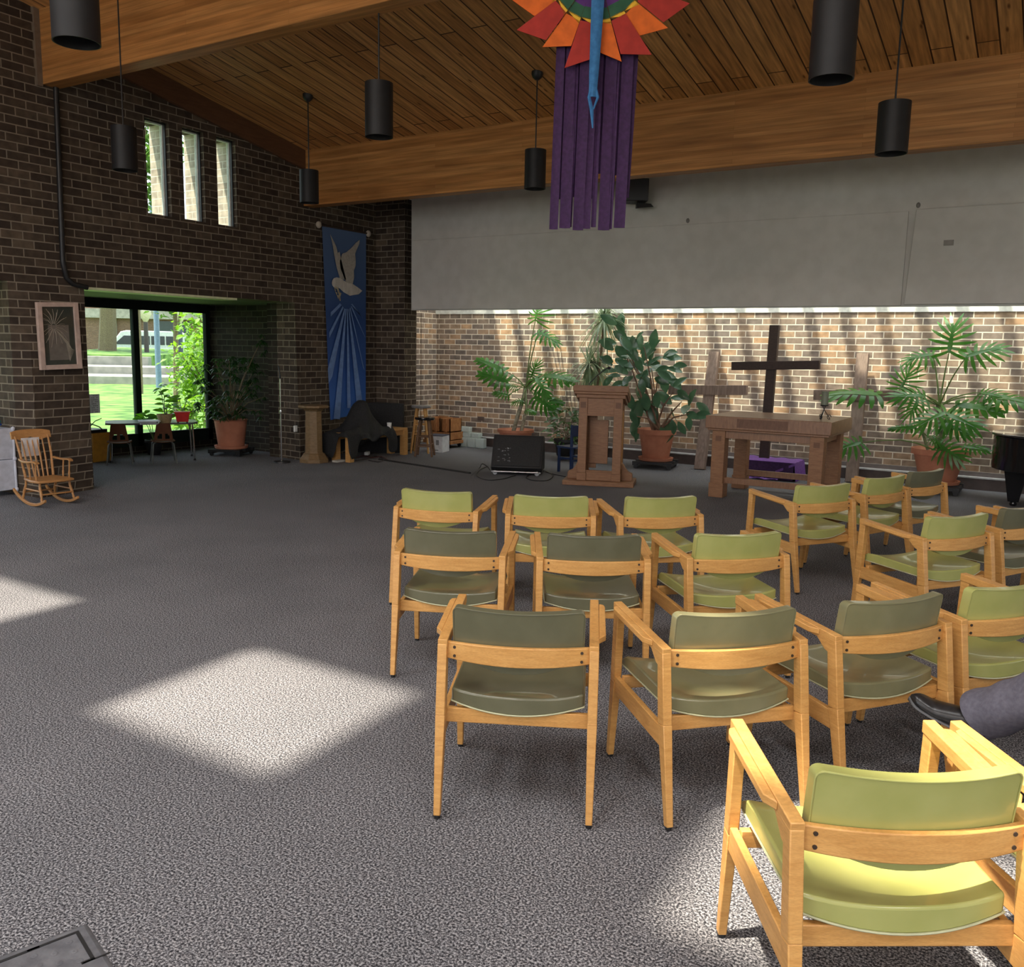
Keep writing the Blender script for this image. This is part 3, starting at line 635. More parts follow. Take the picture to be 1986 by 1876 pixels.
def philo_blade(mb, o, d, n, L, W, lobes=7, droop=.25, open_=1.0):
    o = Vector(o); d = Vector(d).normalized(); n = Vector(n); sd = d.cross(n)
    if sd.length < 1e-3: sd = d.cross(Vector((.3, .2, 1)))
    sd.normalize(); nn = sd.cross(d).normalized()
    def pt(t, s): return o + d * (L * t) + sd * s - nn * (droop * L * t * t + .35 * s * s / max(W, .01)) 
    rows = []
    for k in range(9):
        t = k / 8; w = .115 * L * (1 - .8 * t) * min(1, .45 + 2.5 * t); rows.append([mb.add(pt(t, -w) + nn * .004), mb.add(pt(t, 0)), mb.add(pt(t, w) + nn * .004)])
    for a, b in zip(rows, rows[1:]): mb.face((a[0], a[1], b[1], b[0])); mb.face((a[1], a[2], b[2], b[1]))
    for s in (-1, 1):
        for i in range(lobes):
            t = (i + .1) / lobes; ang = math.radians(118 - 96 * (i / (lobes - 1))); ln_ = W * (.62 + .5 * math.sin(PI * (.22 + .62 * t))) * (1 - .28 * t) * .78
            wd_ = L / lobes * .86 * open_; dirv = (math.cos(ang), math.sin(ang)); prv = (-dirv[1], dirv[0]); R = []
            for j, (q, ww) in enumerate(((0, .75), (.3, .95), (.6, 1.0), (.85, .62), (1.0, .08))):
                cx = t + (dirv[0] * ln_ * q) / L + .10 * q * q * ln_ / L; cy = dirv[1] * ln_ * q
                R.append([mb.add(pt(cx + s_ * prv[0] * wd_ * ww / 2 / L, s * (cy + s_ * prv[1] * wd_ * ww / 2)) + nn * (-.10 * ln_ * q * q)) for s_ in (-1, 1)])
            for a, b in zip(R, R[1:]): mb.face((a[0], a[1], b[1], b[0]))
def philodendron(t, crown, fronds, soil):
    """fronds: (leaf base point, leaf tip point, width, facing)"""
    for bp, tp, W, n in fronds:
        m = MB(); src = crown if (bp - crown).length < (bp - soil).length or bp.z > crown.z - .05 else soil
        mid = src.lerp(bp, .5) + Vector((0, 0, .10 * (bp - src).length)); m.tube([src, src.lerp(mid, .6) + Vector((0, 0, .02)), mid, mid.lerp(bp, .6) + Vector((0, 0, .012)), bp], [.011, .010, .009, .007, .006], 6)
        m.cur = 1; philo_blade(m, bp, tp - bp, n, (tp - bp).length, W); m.build('frond', [M_GSTEM, M_PHILO], t, world=True)
# left philodendron in a terracotta bowl
PB = onY(1000, 838, 12.25)
T = thing('potted_philodendron', 'cut-leaf philodendron in a low terracotta bowl behind the floor monitor', 'plant', (PB.x, 12.25, .0))
pot(T, .20, .285, .37, .0, .045, .012)
c4 = lambda x, y, Y=12.3: onY(780 + x / 4.317, 580 + y / 4.317, Y)
crown = c4(1035, 745); soil = Vector((PB.x, 12.25, .33))
m = MB(); m.tube([soil + Vector((-.05, 0, -.02)), soil.lerp(crown, .35) + Vector((-.03, 0, 0)), soil.lerp(crown, .7), crown], [.035, .034, .03, .034], 10); m.tube([soil + Vector((.1, 0, -.02)), c4(1045, 900), c4(1030, 800)], [.03, .026, .02], 8); m.build('trunk', noise_mat('philo_trunk', (.22, .19, .13), (.42, .38, .28), 30, .9), T, world=True)
UPF = (.1, -.75, .65)
philodendron(T, crown, [
 (c4(1115, 175), c4(1130, 60), .42, (0, -.45, 1)), (c4(1140, 280), c4(1290, 330), .22, (0, -.6, .8)), (c4(840, 600, 12.2), c4(625, 475, 12.1), .20, UPF), (c4(880, 690, 12.1), c4(655, 615, 11.9), .24, (.2, -.9, .35)),
 (c4(1190, 640), c4(1385, 635, 12.1), .26, (0, -.7, .7)), (c4(1085, 650), c4(1110, 545), .22, (0, -.9, .4)), (c4(1120, 660, 12.2), c4(1190, 770, 12.0), .24, UPF), (c4(1110, 820, 12.1), c4(1240, 905, 11.9), .26, (.1, -.9, .4)),
 (c4(890, 810, 12.1), c4(775, 770, 12.0), .13, UPF), (c4(1010, 850, 12.1), c4(930, 855, 12.0), .12, UPF), (c4(960, 740, 12.1), c4(900, 715, 12), .13, UPF), (c4(1180, 830), c4(1310, 835, 12.1), .14, UPF), (c4(1040, 930, 12), c4(1100, 940, 11.95), .10, UPF)], soil)
# dracaena behind the lectern
DB = onY(1150, 860, 12.2)
T = thing('potted_dracaena', 'spiky striped dracaena rising behind the lectern', 'plant', (DB.x, 12.2, 0)); pot(T, .13, .17, .3, 0, .04, .01, M_BLACK)
c5 = lambda x, y, Y=12.15: onY(1040 + x / 5.07, 590 + y / 5.07, Y)
heads = [(c5(665, 150), .56), (c5(515, 590), .48), (c5(690, 70, 12.25), .26), (c5(600, 640, 12.3), .42)]
m = MB()
for h, r in heads: m.tube([(DB.x, 12.2, .25), Vector((DB.x, 12.2, .6)).lerp(h, .3), h], [.016, .013, .010], 7)
m.build('stem', M_STEM, T, world=True)
rg = random.Random(5)
for h, r in heads:
    m = MB()
    for k in range(74):
        a = rg.uniform(0, 2 * PI); e = rg.uniform(-.9, 1.25); L_ = r * rg.uniform(.8, 1.15); d = Vector((math.cos(a) * math.cos(e), math.sin(a) * math.cos(e), math.sin(e))); up = Vector((0, 0, 1)); sd = d.cross(up); sd.normalize(); R = []
        for j in range(6):
            q = j / 5; p = h + d * L_ * q - up * (L_ * .62 * q * q * (1 if e < .9 else .3)); w_ = .015 * (1 - q ** 2.2) + .001; R.append([m.add(p - sd * w_), m.add(p + sd * w_)])
        for a_, b_ in zip(R, R[1:]): m.face((a_[0], a_[1], b_[1], b_[0]))
    m.build('leaf_rosette', M_DRAC, T, world=True)
# rubber plant
RP = fl(1272, 905); RX, RY = RP.x, 11.95; RX = onY(1272, 880, RY).x
dolly('plant_dolly', 'black wheeled plant dolly under the rubber plant pot', RX, RY, .56, .2, .105)
T = thing('potted_rubber_plant', 'glossy broad-leaved rubber plant in a terracotta pot beside the lectern', 'plant', (RX, RY, .14)); pot(T, .19, .262, .42, 0, .07, .016, None, .24)
tips = [(765, 225), (835, 330), (1060, 420), (1135, 640), (1210, 620), (905, 520), (1120, 760), (1350, 860), (1430, 960), (1500, 1080), (1000, 900), (965, 1100), (1310, 1180)]
m = MB(); s0 = Vector((RX, RY, .52))
for tp in tips:
    e = c5(*tp, 11.9 + rg.uniform(-.2, .2)); b0 = s0 + Vector((rg.uniform(-.06, .1), rg.uniform(-.06, .06), 0)); mid = b0.lerp(e, .5) + Vector((.04 * rg.uniform(-1, 1), 0, .08)); m.tube([b0, b0.lerp(mid, .5), mid, e], [.017, .015, .012, .006], 7)
m.build('stems', noise_mat('rubber_bark', (.16, .09, .055), (.24, .14, .09), 20, .8), T, world=True)
spots = [(770,165),(845,230),(835,315),(1000,320),(955,380),(1155,350),(1055,430),(1335,520),(905,440),(700,370),(830,470),(900,520),(1000,550),(1130,490),(690,545),(840,640),(760,700),(930,630),(1060,680),(900,740),(1130,580),(1200,620),(1280,690),(1260,780),(1360,770),(1360,640),(1030,890),(1050,960),(980,1010),(1110,1080),(960,1120),(970,1190),(965,1260),(1170,980),(1260,920),(1390,920),(1440,890),(1520,920),(1470,1020),(1640,1020),(1530,1090),(1630,1090),(1350,1100),(1500,1170),(1430,1220),(1345,1210),(1300,1210),(1270,1280),(1310,1300),(700,760),(810,780),(1010,620),(970,560),(1080,760),(1040,800),(880,590),(820,560),(1010,700),(960,470),(880,380)]
m = MB(); cen = c5(1040, 640, 11.95)
for x, y in spots + [(x + rg.uniform(-60, 60), y + rg.uniform(-60, 60)) for x, y in spots[:34]]:
    p = c5(x, y, 11.93 + rg.uniform(-.25, .25)); out = (p - cen); out.y *= .5; d = (out.normalized() * .8 + Vector((rg.uniform(-.6, .6), rg.uniform(-.5, .3), rg.uniform(-.35, .7)))).normalized(); L_ = rg.uniform(.20, .29)
    m.leaf(p - d * L_ * .5, d, (rg.uniform(-.4, .4), rg.uniform(-1.1, -.3), rg.uniform(.2, .9)), L_, L_ * .52, .18, 5, .22)
m.build('foliage', M_RUBBER, T, world=True)
# small leafy bush and blue chair left of the lectern
BX = onY(1098, 850, 11.9).x
T = thing('bushy_houseplant', 'small-leaved bushy plant behind the blue chair', 'plant', (BX, 11.9, 0)); pot(T, .14, .18, .26, .06, .04, .01, M_BLACK)
m = MB(); c = MB()
for k in range(190):
    a = rg.uniform(0, 2 * PI); r = .27 * math.sqrt(rg.random()); z = .26 + .55 * rg.random(); r *= .6 + .6 * math.sin(PI * min(1, (z - .2) / .62)); p = Vector((BX - .02 + r * math.cos(a), 11.9 + r * math.sin(a) * .8, z)); d = Vector((math.cos(a), math.sin(a), rg.uniform(-.5, .5))); L_ = rg.uniform(.06, .11); m.leaf(p, d, (rg.uniform(-.5, .5), -.6, .7), L_, L_ * .5, .3, 3)
    if k % 12 == 0: c.tube([(BX, 11.9, .28), (BX + (p.x - BX) * .4, 11.9, .28 + (z - .28) * .6), p], .005, 5)
m.build('foliage', M_BUSH, T, world=True); c.build('stems', M_STEM, T, world=True)
M_BLUE = flat('navy_paint', (.012, .028, .09), .4)
T = thing('childs_chair', 'small navy blue child chair left of the lectern', 'chair', (-5.68, 10.72, 0), math.radians(72))
for sx in (-1, 1):
    for sy in (-1, 1):
        m = MB(); m.bar((sx * .125, sy * .12, 0), (sx * .125, sy * .12, .34 if sy > 0 else .66), .03, .03); m.build('leg', M_BLUE, T, bevel=.002)
m = MB(); m.box((-.15, -.15, .335), (.15, .15, .36)); m.build('seat', M_BLUE, T, bevel=.005)
m = MB(); m.box((-.14, -.13, .50), (.14, -.11, .65)); m.build('backrest', M_BLUE, T, bevel=.004)
m = MB(); m.box((-.12, .11, .16), (.12, .13, .185)); m.box((-.12, -.13, .16), (.12, -.11, .185)); m.box((-.135, -.12, .19), (-.115, .12, .21)); m.box((.115, -.12, .19), (.135, .12, .21)); m.build('stretcher', M_BLUE, T)
# right philodendron
c7 = lambda x, y, Y=12.2: onY(1600 + x / 4.69, 600 + y / 4.69, Y)
QX = onY(1822, 880, 12.1).x
dolly('plant_dolly', 'black wheeled plant dolly under the right-hand terracotta pot', QX, 12.1, .56, 0, .10)
T = thing('potted_philodendron', 'big cut-leaf philodendron in a terracotta pot near the black piano', 'plant', (QX, 12.1, .14)); pot(T, .21, .31, .40, 0, .07, .016, None, .25)
crown = c7(1040, 880); soil = Vector((QX, 12.1, .50))
m = MB(); m.tube([soil - Vector((0, 0, .03)), soil.lerp(crown, .5) + Vector((.03, 0, 0)), crown], [.035, .03, .032], 9); m.tube([soil + Vector((-.12, 0, -.03)), c7(870, 1060), c7(850, 950)], [.02, .016, .012], 8); m.build('trunk', noise_mat('philo_trunk_green', (.10, .13, .06), (.2, .2, .1), 30, .9), T, world=True)
philodendron(T, crown, [
 (c7(1130, 385), c7(1165, 150), .36, (0, -.95, .25)), (c7(1290, 430, 12.0), c7(1570, 320, 12.0), .30, (-.1, -.75, .65)), (c7(980, 410, 12.3), c7(770, 425, 12.2), .26, (0, -.7, .7)), (c7(480, 775, 12.0), c7(70, 700, 11.8), .30, (0, -.55, .85)),
 (c7(690, 720, 12.1), c7(760, 580, 12.1), .30, (0, -.95, .2)), (c7(900, 790, 12.0), c7(690, 760, 11.8), .28, UPF), (c7(850, 830, 11.9), c7(780, 930, 11.75), .24, UPF), (c7(1200, 870), c7(1570, 880, 12.0), .20, (0, -.75, .65)),
 (c7(1500, 800), c7(1820, 790, 12.0), .26, (0, -.6, .8)), (c7(1420, 760, 12.25), c7(1600, 770, 12.1), .22, UPF), (c7(1100, 940, 11.8), c7(880, 1010, 11.6), .30, (0, -.75, .65)), (c7(1110, 960, 11.8), c7(1340, 1020, 11.6), .30, (0, -.75, .65)),
 (c7(1060, 1040, 11.9), c7(1280, 1090, 11.7), .22, UPF), (c7(1040, 1240, 11.8), c7(1200, 1330, 11.65), .26, (0, -.9, .4)), (c7(330, 1215, 11.8), c7(110, 1250, 11.6), .26, (0, -.75, .6)), (c7(820, 1080, 11.9), c7(600, 1060, 11.8), .10, UPF), (c7(1270, 1250, 12), c7(1460, 1255, 11.9), .13, UPF), (c7(980, 1150, 11.8), c7(1020, 1200, 11.7), .12, UPF)], soil)
# ---- black piano, right edge
G = thing('grand_piano', 'black lacquered piano with a rounded end at the right edge', 'piano', (-.2, 11.6, 0))
out = [(1.6, 10.95), (.3, 10.95)] + [(.05 + .72 * math.cos(a), 11.62 + .67 * math.sin(a)) for a in [-PI / 2 - PI * k / 14 for k in range(15)]] + [(1.6, 12.35)]
m = MB(); m.prism(out[::-1], lambda x, y: (x, y, .42), lambda x, y: (x, y, .80)); m.build('case', M_BLACKGLOSS, G, bevel=.01, world=True)
o2 = [(.35 + (x - .35) * 1.03, 11.62 + (y - 11.62) * 1.03) for x, y in out]
m = MB(); m.prism(o2[::-1], lambda x, y: (x, y, .802), lambda x, y: (x, y, .828)); m.build('lid', flat('piano_lid', (.03, .028, .026), .1, coat=.6), G, bevel=.008, world=True)
for x, y in ((-.40, 11.5), (.9, 11.2), (.9, 12.1)):
    m = MB(); m.bar((x, y, .05), (x, y, .42), .11, .11, .24, .2); m.lathe([(.03, 0), (.04, .02), (.03, .05)], (x, y, 0), 12); m.build('leg', M_BLACKGLOSS, G, bevel=.006, world=True)
# ---- floor monitor on a low stand, cables
W = thing('floor_monitor', 'black wedge floor monitor loudspeaker before the left cut-leaf plant', 'loudspeaker', (-6.18, 10.13, 0), math.radians(24))
prf = [(-.16, .055), (.20, .055), (.20, .36), (.10, .50), (.04, .51), (-.20, .10)]
m = MB(); m.prism(prf, lambda y, z: (-.34, y, z), lambda y, z: (.34, y, z)); m.build('cabinet', M_BLACK, W, bevel=.008)
n_ = Vector((0, -.41, .24)).normalized()
m = MB(); m.hexa([(-.30, -.195, .125), (.31, -.195, .125), (.31, -.185, .12), (-.30, -.185, .12)], [(-.30, .022, .485), (.31, .022, .485), (.31, .036, .476), (-.30, .036, .476)]); o = m.build('grille', noise_mat('speaker_grille', (.006, .006, .006), (.03, .03, .03), 160, .6), W)
m = MB()
for k in range(26):
    u = rg.uniform(-.27, -.09); v = rg.uniform(.1, .62); p = Vector((u, -.197 + .217 * v, .127 + .36 * v)); m.cbox(p, (rg.uniform(.012, .028), .006, .006))
m.build('sparkle_trim', M_CHROME, o)
m = MB(); m.box((-.33, -.22, .035), (.33, .2, .052)); m.tube([(-.30, -.23, .045), (.30, -.23, .045)], .012, 8)
for sx in (-.28, .28):
    for sy in (-.2, .17): m.lathe([(.01, -.01), (.03, -.01), (.03, .01), (.01, .01)], (sx, sy, .03), 12, M=Matrix.Rotation(PI / 2, 3, 'X'))
m.build('stand', M_STEEL, W)
def cable(lab, pts, r=.006, mat=None, n=10, name='cable', cat='cable'):
    P_ = [Vector(p) for p in pts]; out_ = []
    for i in range(len(P_) - 1):
        p0, p1, p2, p3 = P_[max(i - 1, 0)], P_[i], P_[i + 1], P_[min(i + 2, len(P_) - 1)]
        for k in range(n):
            t = k / n; out_.append(.5 * ((2 * p1) + (p2 - p0) * t + (2 * p0 - 5 * p1 + 4 * p2 - p3) * t * t + (3 * p1 - p0 - 3 * p2 + p3) * t ** 3))
    out_.append(P_[-1]); m = MB(); m.tube(out_, r, 7)
    return tag(m.build(name, mat or M_BLACK), lab, cat)
F = lambda x, y, z=.007: fl(x, y, z)
cable('black cable loop on the floor left of the floor monitor', [F(945, 905), F(930, 912), F(925, 923), F(945, 931), F(975, 929), F(1000, 922)])
cable('black cable coiled on the floor between floor monitor and lectern', [F(1035, 918), F(1052, 912), F(1072, 922), F(1060, 932), F(1030, 931), F(1022, 924), F(1048, 914), F(1075, 920), F(1100, 925)])
cable('thin cable rising to the side of the floor monitor', [F(915, 922), F(930, 908), fl(935, 900, .15), fl(945, 905, .12), F(950, 912, .06)], .005)
m = MB(); a, b2, c2 = fl(735, 892), fl(820, 905), fl(912, 919)
m.tube([Vector((q.x, q.y, .006)) for q in (a, b2, c2)], .016, 8); tag(m.build('cable_cover', flat('black_rubber', (.02, .018, .016), .7)), 'black rubber cable strip running across the carpet to the floor monitor', 'cable cover')
# ---- loudspeaker on the soffit
q = onY(1222, 372, 10.6); S = thing('wall_speaker', 'black loudspeaker mounted high on the grey soffit behind the streamers', 'loudspeaker', (q.x, 10.75, q.z), .5)
m = MB(); m.hexa([(-.16, -.14, -.11), (.16, -.14, -.11), (.13, .14, -.11), (-.13, .14, -.11)], [(-.16, -.17, .16), (.16, -.17, .16), (.13, .14, .16), (-.13, .14, .16)]); m.build('cabinet', M_BLACK, S, bevel=.01)
m = MB(); m.bar((0, .05, -.05), (0, .25, -.05), .05, .05); m.hexa([(.02, -.1, -.19), (.24, -.06, -.17), (.24, -.02, -.16), (.02, .1, -.17)], [(.02, -.1, -.12), (.20, -.06, -.13), (.20, -.02, -.13), (.02, .1, -.12)]); m.build('bracket', M_BLACK, S, bevel=.004)
# ---- pendants
def pendant(x, y, dep, h, lab):
    q = at_depth(x, y, dep); zc = ceil_z(q.y); t = thing('pendant_light', lab, 'lamp', (q.x, q.y, zc), 0, 'black cylinder pendant lamps')
    z = q.z - zc; r = .114
    m = MB(); m.lathe([(.02, -.075), (.05, -.05), (.062, -.02), (.062, .02)], n=20); m.build('canopy', M_BLACK, t)
    m = MB(); m.tube([(0, 0, -.06), (0, 0, z + h / 2)], .007, 8); m.build('cord', M_BLACK, t)
    m = MB(); m.lathe([(.02, z + h / 2 + .01), (r, z + h / 2), (r, z - h / 2), (r - .006, z - h / 2), (r - .012, z + h / 2 - .08), (.02, z + h / 2 - .08)], n=36); m.build('shade', M_SHADE, t)
    return t
M_SHADE = flat('black_shade', (.012, .012, .013), .5, spec=.3)
pendant(145, 8, 4.47, .37, 'black cylinder pendant at the upper left, before the near beam')
pendant(241, 289, 8.35, .39, 'black cylinder pendant in front of the left brick wall beside the slit windows')
pendant(599.5, 362.5, 10.75, .38, 'black cylinder pendant at the left end of the far beam')
pendant(735, 214, 7.26, .42, 'black cylinder pendant against the ceiling planks, left of the streamers')
pendant(1038, 329, 9.5, .40, 'black cylinder pendant in front of the far beam, just left of the streamers')
pendant(1617, 78, 4.6, .39, 'large near black cylinder pendant at the upper right, left one of two')
pendant(1732, 249, 6.54, .36, 'black cylinder pendant before the far beam at upper right, lower one of two')
# ---- hanging streamer sunburst
q0 = at_depth(1150, 140, 6.0); H = thing('hanging_streamer_banner', 'hanging fabric sunburst in red and orange with long purple streamers', 'banner', (q0.x, q0.y, 0), math.radians(31))
sc_ = 6.0 / FOC
def hp(px, py, dy=0): return Vector(((px - 1150) * sc_ + .0 , dy, q0.z - (py - 140) * sc_))
M_RED = flat('red_cloth', (.42, .035, .025), .85); M_ORANGE = flat('orange_cloth', (.75, .15, .02), .85); M_YELLOW = flat('yellow_cloth', (.85, .50, .04), .85); M_GREEN = flat('green_cloth', (.03, .11, .06), .85); M_VIOLET = flat('violet_cloth', (.10, .03, .18), .85); M_SKY = noise_mat('blue_cloth', (.03, .15, .36), (.05, .21, .47), 30, .85)
cx0, cy0 = 1152, -45
def polar(r, a, dy): return hp(cx0 + r * math.sin(a), cy0 + r * math.cos(a), dy)
N_ = 20
for k in range(N_):
    a = 2 * PI * (k + .5) / N_; hw_ = PI / N_ * .98; b_ = -.012 if k % 2 else 0
    r1 = 165 + (9 if k % 2 else -6)
    m = MB()
    def strip(rA, rB, mi, wA=1, wB=1, dy=0, tilt=0):
        m.cur = mi; m.hexa([polar(rA, a - hw_ * wA, b_ + dy + .006), polar(rA, a + hw_ * wA, b_ + dy + .006), polar(rA, a + hw_ * wA, b_ + dy), polar(rA, a - hw_ * wA, b_ + dy)], [polar(rB - tilt, a - hw_ * wB, b_ + dy + .006), polar(rB + tilt, a + hw_ * wB, b_ + dy + .006), polar(rB + tilt, a + hw_ * wB, b_ + dy), polar(rB - tilt, a - hw_ * wB, b_ + dy)])
    tl = 14 * (1 if math.sin(a) < 0 else -1) * (-1)
    strip(20, 70, 3); strip(70, 92, 2); strip(90, 97, 1, tilt=6); strip(97, r1, 0, 1.0, .99, tilt=tl)
    m.build('petal', [M_ORANGE if k % 2 == 0 else M_RED, M_YELLOW, M_GREEN, M_VIOLET], H)
m = MB()
def tail(u, v):
    y = -60 + 250 * u; w_ = 14 - 6 * u if u < .85 else 8; return hp(1156 + (v - .5) * 2 * w_ - 6 * u, y, -.05 - .02 * math.sin(PI * v))
m.slab([k / 12 for k in range(13)], lambda u: 0, lambda u: 1, 4, lambda u, v, s: tail(u, v) + Vector((0, .01 * s, 0)))
m.tube([hp(1150, 165, -.05), hp(1143, 190, -.05), hp(1149, 215, -.05), hp(1152, 247, -.05)], [.018, .012, .014, .005], 6); m.tube([hp(1152, 165, -.05), hp(1160, 190, -.05), hp(1152, 212, -.05)], [.014, .01, .006], 6)
m.build('blue_tail', M_SKY, H)
xs_ = [(1074, 1091), (1094, 1116), (1113, 1119), (1121, 1142), (1142, 1156), (1157, 1167), (1171, 1194), (1190, 1199), (1203, 1225)]
for i, (xa, xb) in enumerate(xs_):
    for lay in range(2):
        o_ = 5 if lay == 0 else 9; m = MB(); yb_ = 436 - 3 * (i % 3); dy = .03 + .035 * lay + .004 * (i % 3)
        xa2, xb2 = (xa, xb) if lay == 0 else (xa + 6, xb + 7)
        m.slab([k / 10 for k in range(11)], lambda u: 0, lambda u: 1, 2, lambda u, v, s: hp(xa2 + o_ - (o_ + 1) * u + (xb2 - xa2) * v, 40 + (yb_ - 40 - (60 + 45 * (i % 2)) * lay) * u, dy + .01 * math.sin(5 * u + i) + .004 * s + .008 * math.sin(PI * v)))
        m.build('streamer', M_STREAM, H)
m = MB(); m.tube([hp(1152, -40, .02), Vector((0, .02, ceil_z(q0.y)))], .004, 6); m.build('hanging_cord', M_BLACK, H)
# ================================================================ LEFT SIDE
rg = random.Random(21)
# ---- blue banner with dove and rays
BXX = XW + .03
def bpt(x, y, o=0.0): p = onX(620 + x / 4.573, 420 + y / 4.573, BXX + o); return p
B = thing('blue_banner', 'tall blue banner with a white dove and pale rays on the brick wall', 'banner', (XW, 10.35, 0))
nb, nt, bs_ = new_mat('banner_blue'); mp = coords(nt, 'Object'); sx = nd(nt, 'ShaderNodeSeparateXYZ'); ln(nt, mp, 'Vector', sx, 'Vector'); mr = nd(nt, 'ShaderNodeMapRange'); mr.inputs[1].default_value = .5; mr.inputs[2].default_value = 3.4; ln(nt, sx, 'Z', mr, 'Value')
r_ = ramp(nt, [(0, (.035, .13, .44)), (.3, (.02, .075, .28)), (.55, (.02, .06, .20)), (.75, (.055, .11, .25)), (1, (.09, .15, .28))]); ln(nt, mr, 'Result', r_, 'Fac'); ln(nt, r_, 'Color', bs_, 'Base Color'); bs_.inputs['Roughness'].default_value = .8
m = MB(); tl, tr, bl2, br2 = bpt(20, 80), bpt(412, 140), bpt(92, 1806), bpt(405, 1740)
m.grid(lambda u, v: (tl.lerp(tr, u)).lerp(bl2.lerp(br2, u), v) + Vector((.008 * math.sin(6 * u + 2) * v, 0, 0)), 10, 16); m.build('cloth', nb, B, world=True)
m = MB(); a, b = bpt(-8, 72, .01), bpt(432, 152, .01); m.tube([a, b], .014, 10); rod = m.build('rod', flat('rod_wood', (.05, .03, .02), .6), B, world=True)
for q in (a, b): m = MB(); m.ell(q, (.04, .045, .05)); m.build('finial', flat('finial_cream', (.45, .38, .30), .6), rod, world=True)
def patch(name, polys, mat, o):
    m = MB()
    for pl in polys: m.prism(pl, lambda x, y: bpt(x, y, o), lambda x, y: bpt(x, y, o + .003))
    return m.build(name, mat, B, smooth=0, world=True)
M_DOVE = noise_mat('dove_white', (.45, .42, .37), (.60, .57, .52), 16, .85, stretch=(1, 1, .3))
patch('dove', [[(92, 155), (128, 225), (150, 275), (160, 325), (176, 312), (196, 400), (214, 480), (236, 560), (200, 562), (178, 545), (150, 450), (128, 335), (113, 240)],
 [(356, 205), (350, 245), (330, 290), (315, 330), (320, 395), (318, 440), (303, 480), (306, 540), (292, 604), (240, 592), (215, 540), (188, 470), (178, 400), (200, 330), (235, 318), (280, 280), (320, 235)]], flat('wing_grey', (.40, .37, .32), .85, scale=30), .016)
patch('dove_body', [[(108, 590), (112, 565), (125, 548), (150, 540), (180, 546), (205, 562), (250, 590), (295, 600), (340, 630), (378, 660), (345, 690), (298, 697), (268, 703), (245, 690), (210, 670), (180, 640), (150, 626), (125, 628), (112, 610)]], M_DOVE, .02)
patch('olive_branch', [[(128, 625), (150, 622), (168, 640), (180, 690), (186, 750), (178, 748), (168, 690), (150, 640), (132, 640)], [(130, 640), (145, 650), (140, 670)], [(138, 668), (158, 676), (152, 700)], [(152, 695), (170, 700), (166, 735)], [(172, 670), (192, 680), (184, 710)]], flat('branch_tan', (.42, .36, .24), .85), .023)
patch('rays', [[(180, 770), (196, 786), (98, 888), (98, 850)], [(204, 795), (213, 810), (86, 1078), (84, 1030)], [(218, 815), (228, 820), (112, 1420), (80, 1480), (72, 1350)], [(229, 820), (238, 820), (180, 1800), (124, 1792)],
 [(242, 820), (249, 820), (276, 1700), (244, 1700)], [(255, 820), (262, 822), (380, 1650), (328, 1660)], [(265, 812), (274, 810), (398, 1370), (385, 1340)], [(275, 800), (285, 794), (408, 1080), (386, 1040)], [(276, 780), (290, 774), (384, 905), (364, 872)]], flat('ray_blue', (.13, .22, .45), .85), .016)
# ---- wooden pedestal
q = fl(612, 894); P_ = thing('wooden_pedestal', 'octagonal wooden pedestal with moulded top and base beside the banner', 'pedestal', (-9.06, 9.24, 0), .35)
M_PED = wood_mat('pedestal_wood', (.17, .105, .045), (.24, .15, .07), (5, 5, 16), 4, .5)
m = MB(); m.lathe([(.215, 0), (.215, .05), (.20, .06), (.16, .12), (.135, .135), (.13, .15)], n=8); m.build('base', M_PED, P_, smooth=0, bevel=.003)
m = MB(); m.lathe([(.13, .14), (.118, .74)], n=8); m.build('shaft', M_PED, P_, smooth=0, bevel=.003)
m = MB(); m.lathe([(.12, .73), (.14, .745), (.15, .76), (.215, .775), (.225, .785), (.225, .81), (.20, .812)], n=8); m.build('top', M_PED, P_, smooth=0, bevel=.003)
# ---- microphone stand by the bay
q = fl(546, 885); S = thing('microphone_stand', 'thin chrome microphone stand at the bay corner', 'stand', (q.x * .945, q.y * .945, 0))
m = MB(); m.lathe([(.001, 0), (.12, 0), (.115, .02), (.02, .03), (.001, .03)], n=24, cap=False); m.build('base', M_BLACK, S)
m = MB(); m.tube([(0, 0, .02), (0, 0, .74)], .012, 10); m.tube([(0, 0, .70), (0, 0, 1.18)], .008, 10); m.lathe([(.018, .69), (.02, .71), (.018, .74)], n=12); m.build('pole', M_CHROME, S)
m = MB(); m.lathe([(.01, 1.18), (.014, 1.2), (.012, 1.24)], n=10); m.bar((0, 0, 1.24), (-.05, .02, 1.36), .012, .012); m.build('clip', M_BLACK, S)
# ---- wall outlet
q = onX(573, 831, XW + .06); m = MB(); m.box((XW + .05, q.y - .03, q.z - .05), (XW + .072, q.y + .03, q.z + .04)); tag(m.build('wall_socket', M_WHITE, bevel=.004), 'small white wall socket low on the brick corner by the pedestal', 'socket')
q = onY(933, 812, YB); m = MB(); m.box((q.x - .07, YB - .012, q.z - .035), (q.x + .07, YB, q.z + .035)); tag(m.build('wall_socket', flat('socket_brown', (.12, .085, .07), .5), bevel=.003), 'brown double socket plate on the alcove brick above the glass blocks', 'socket')
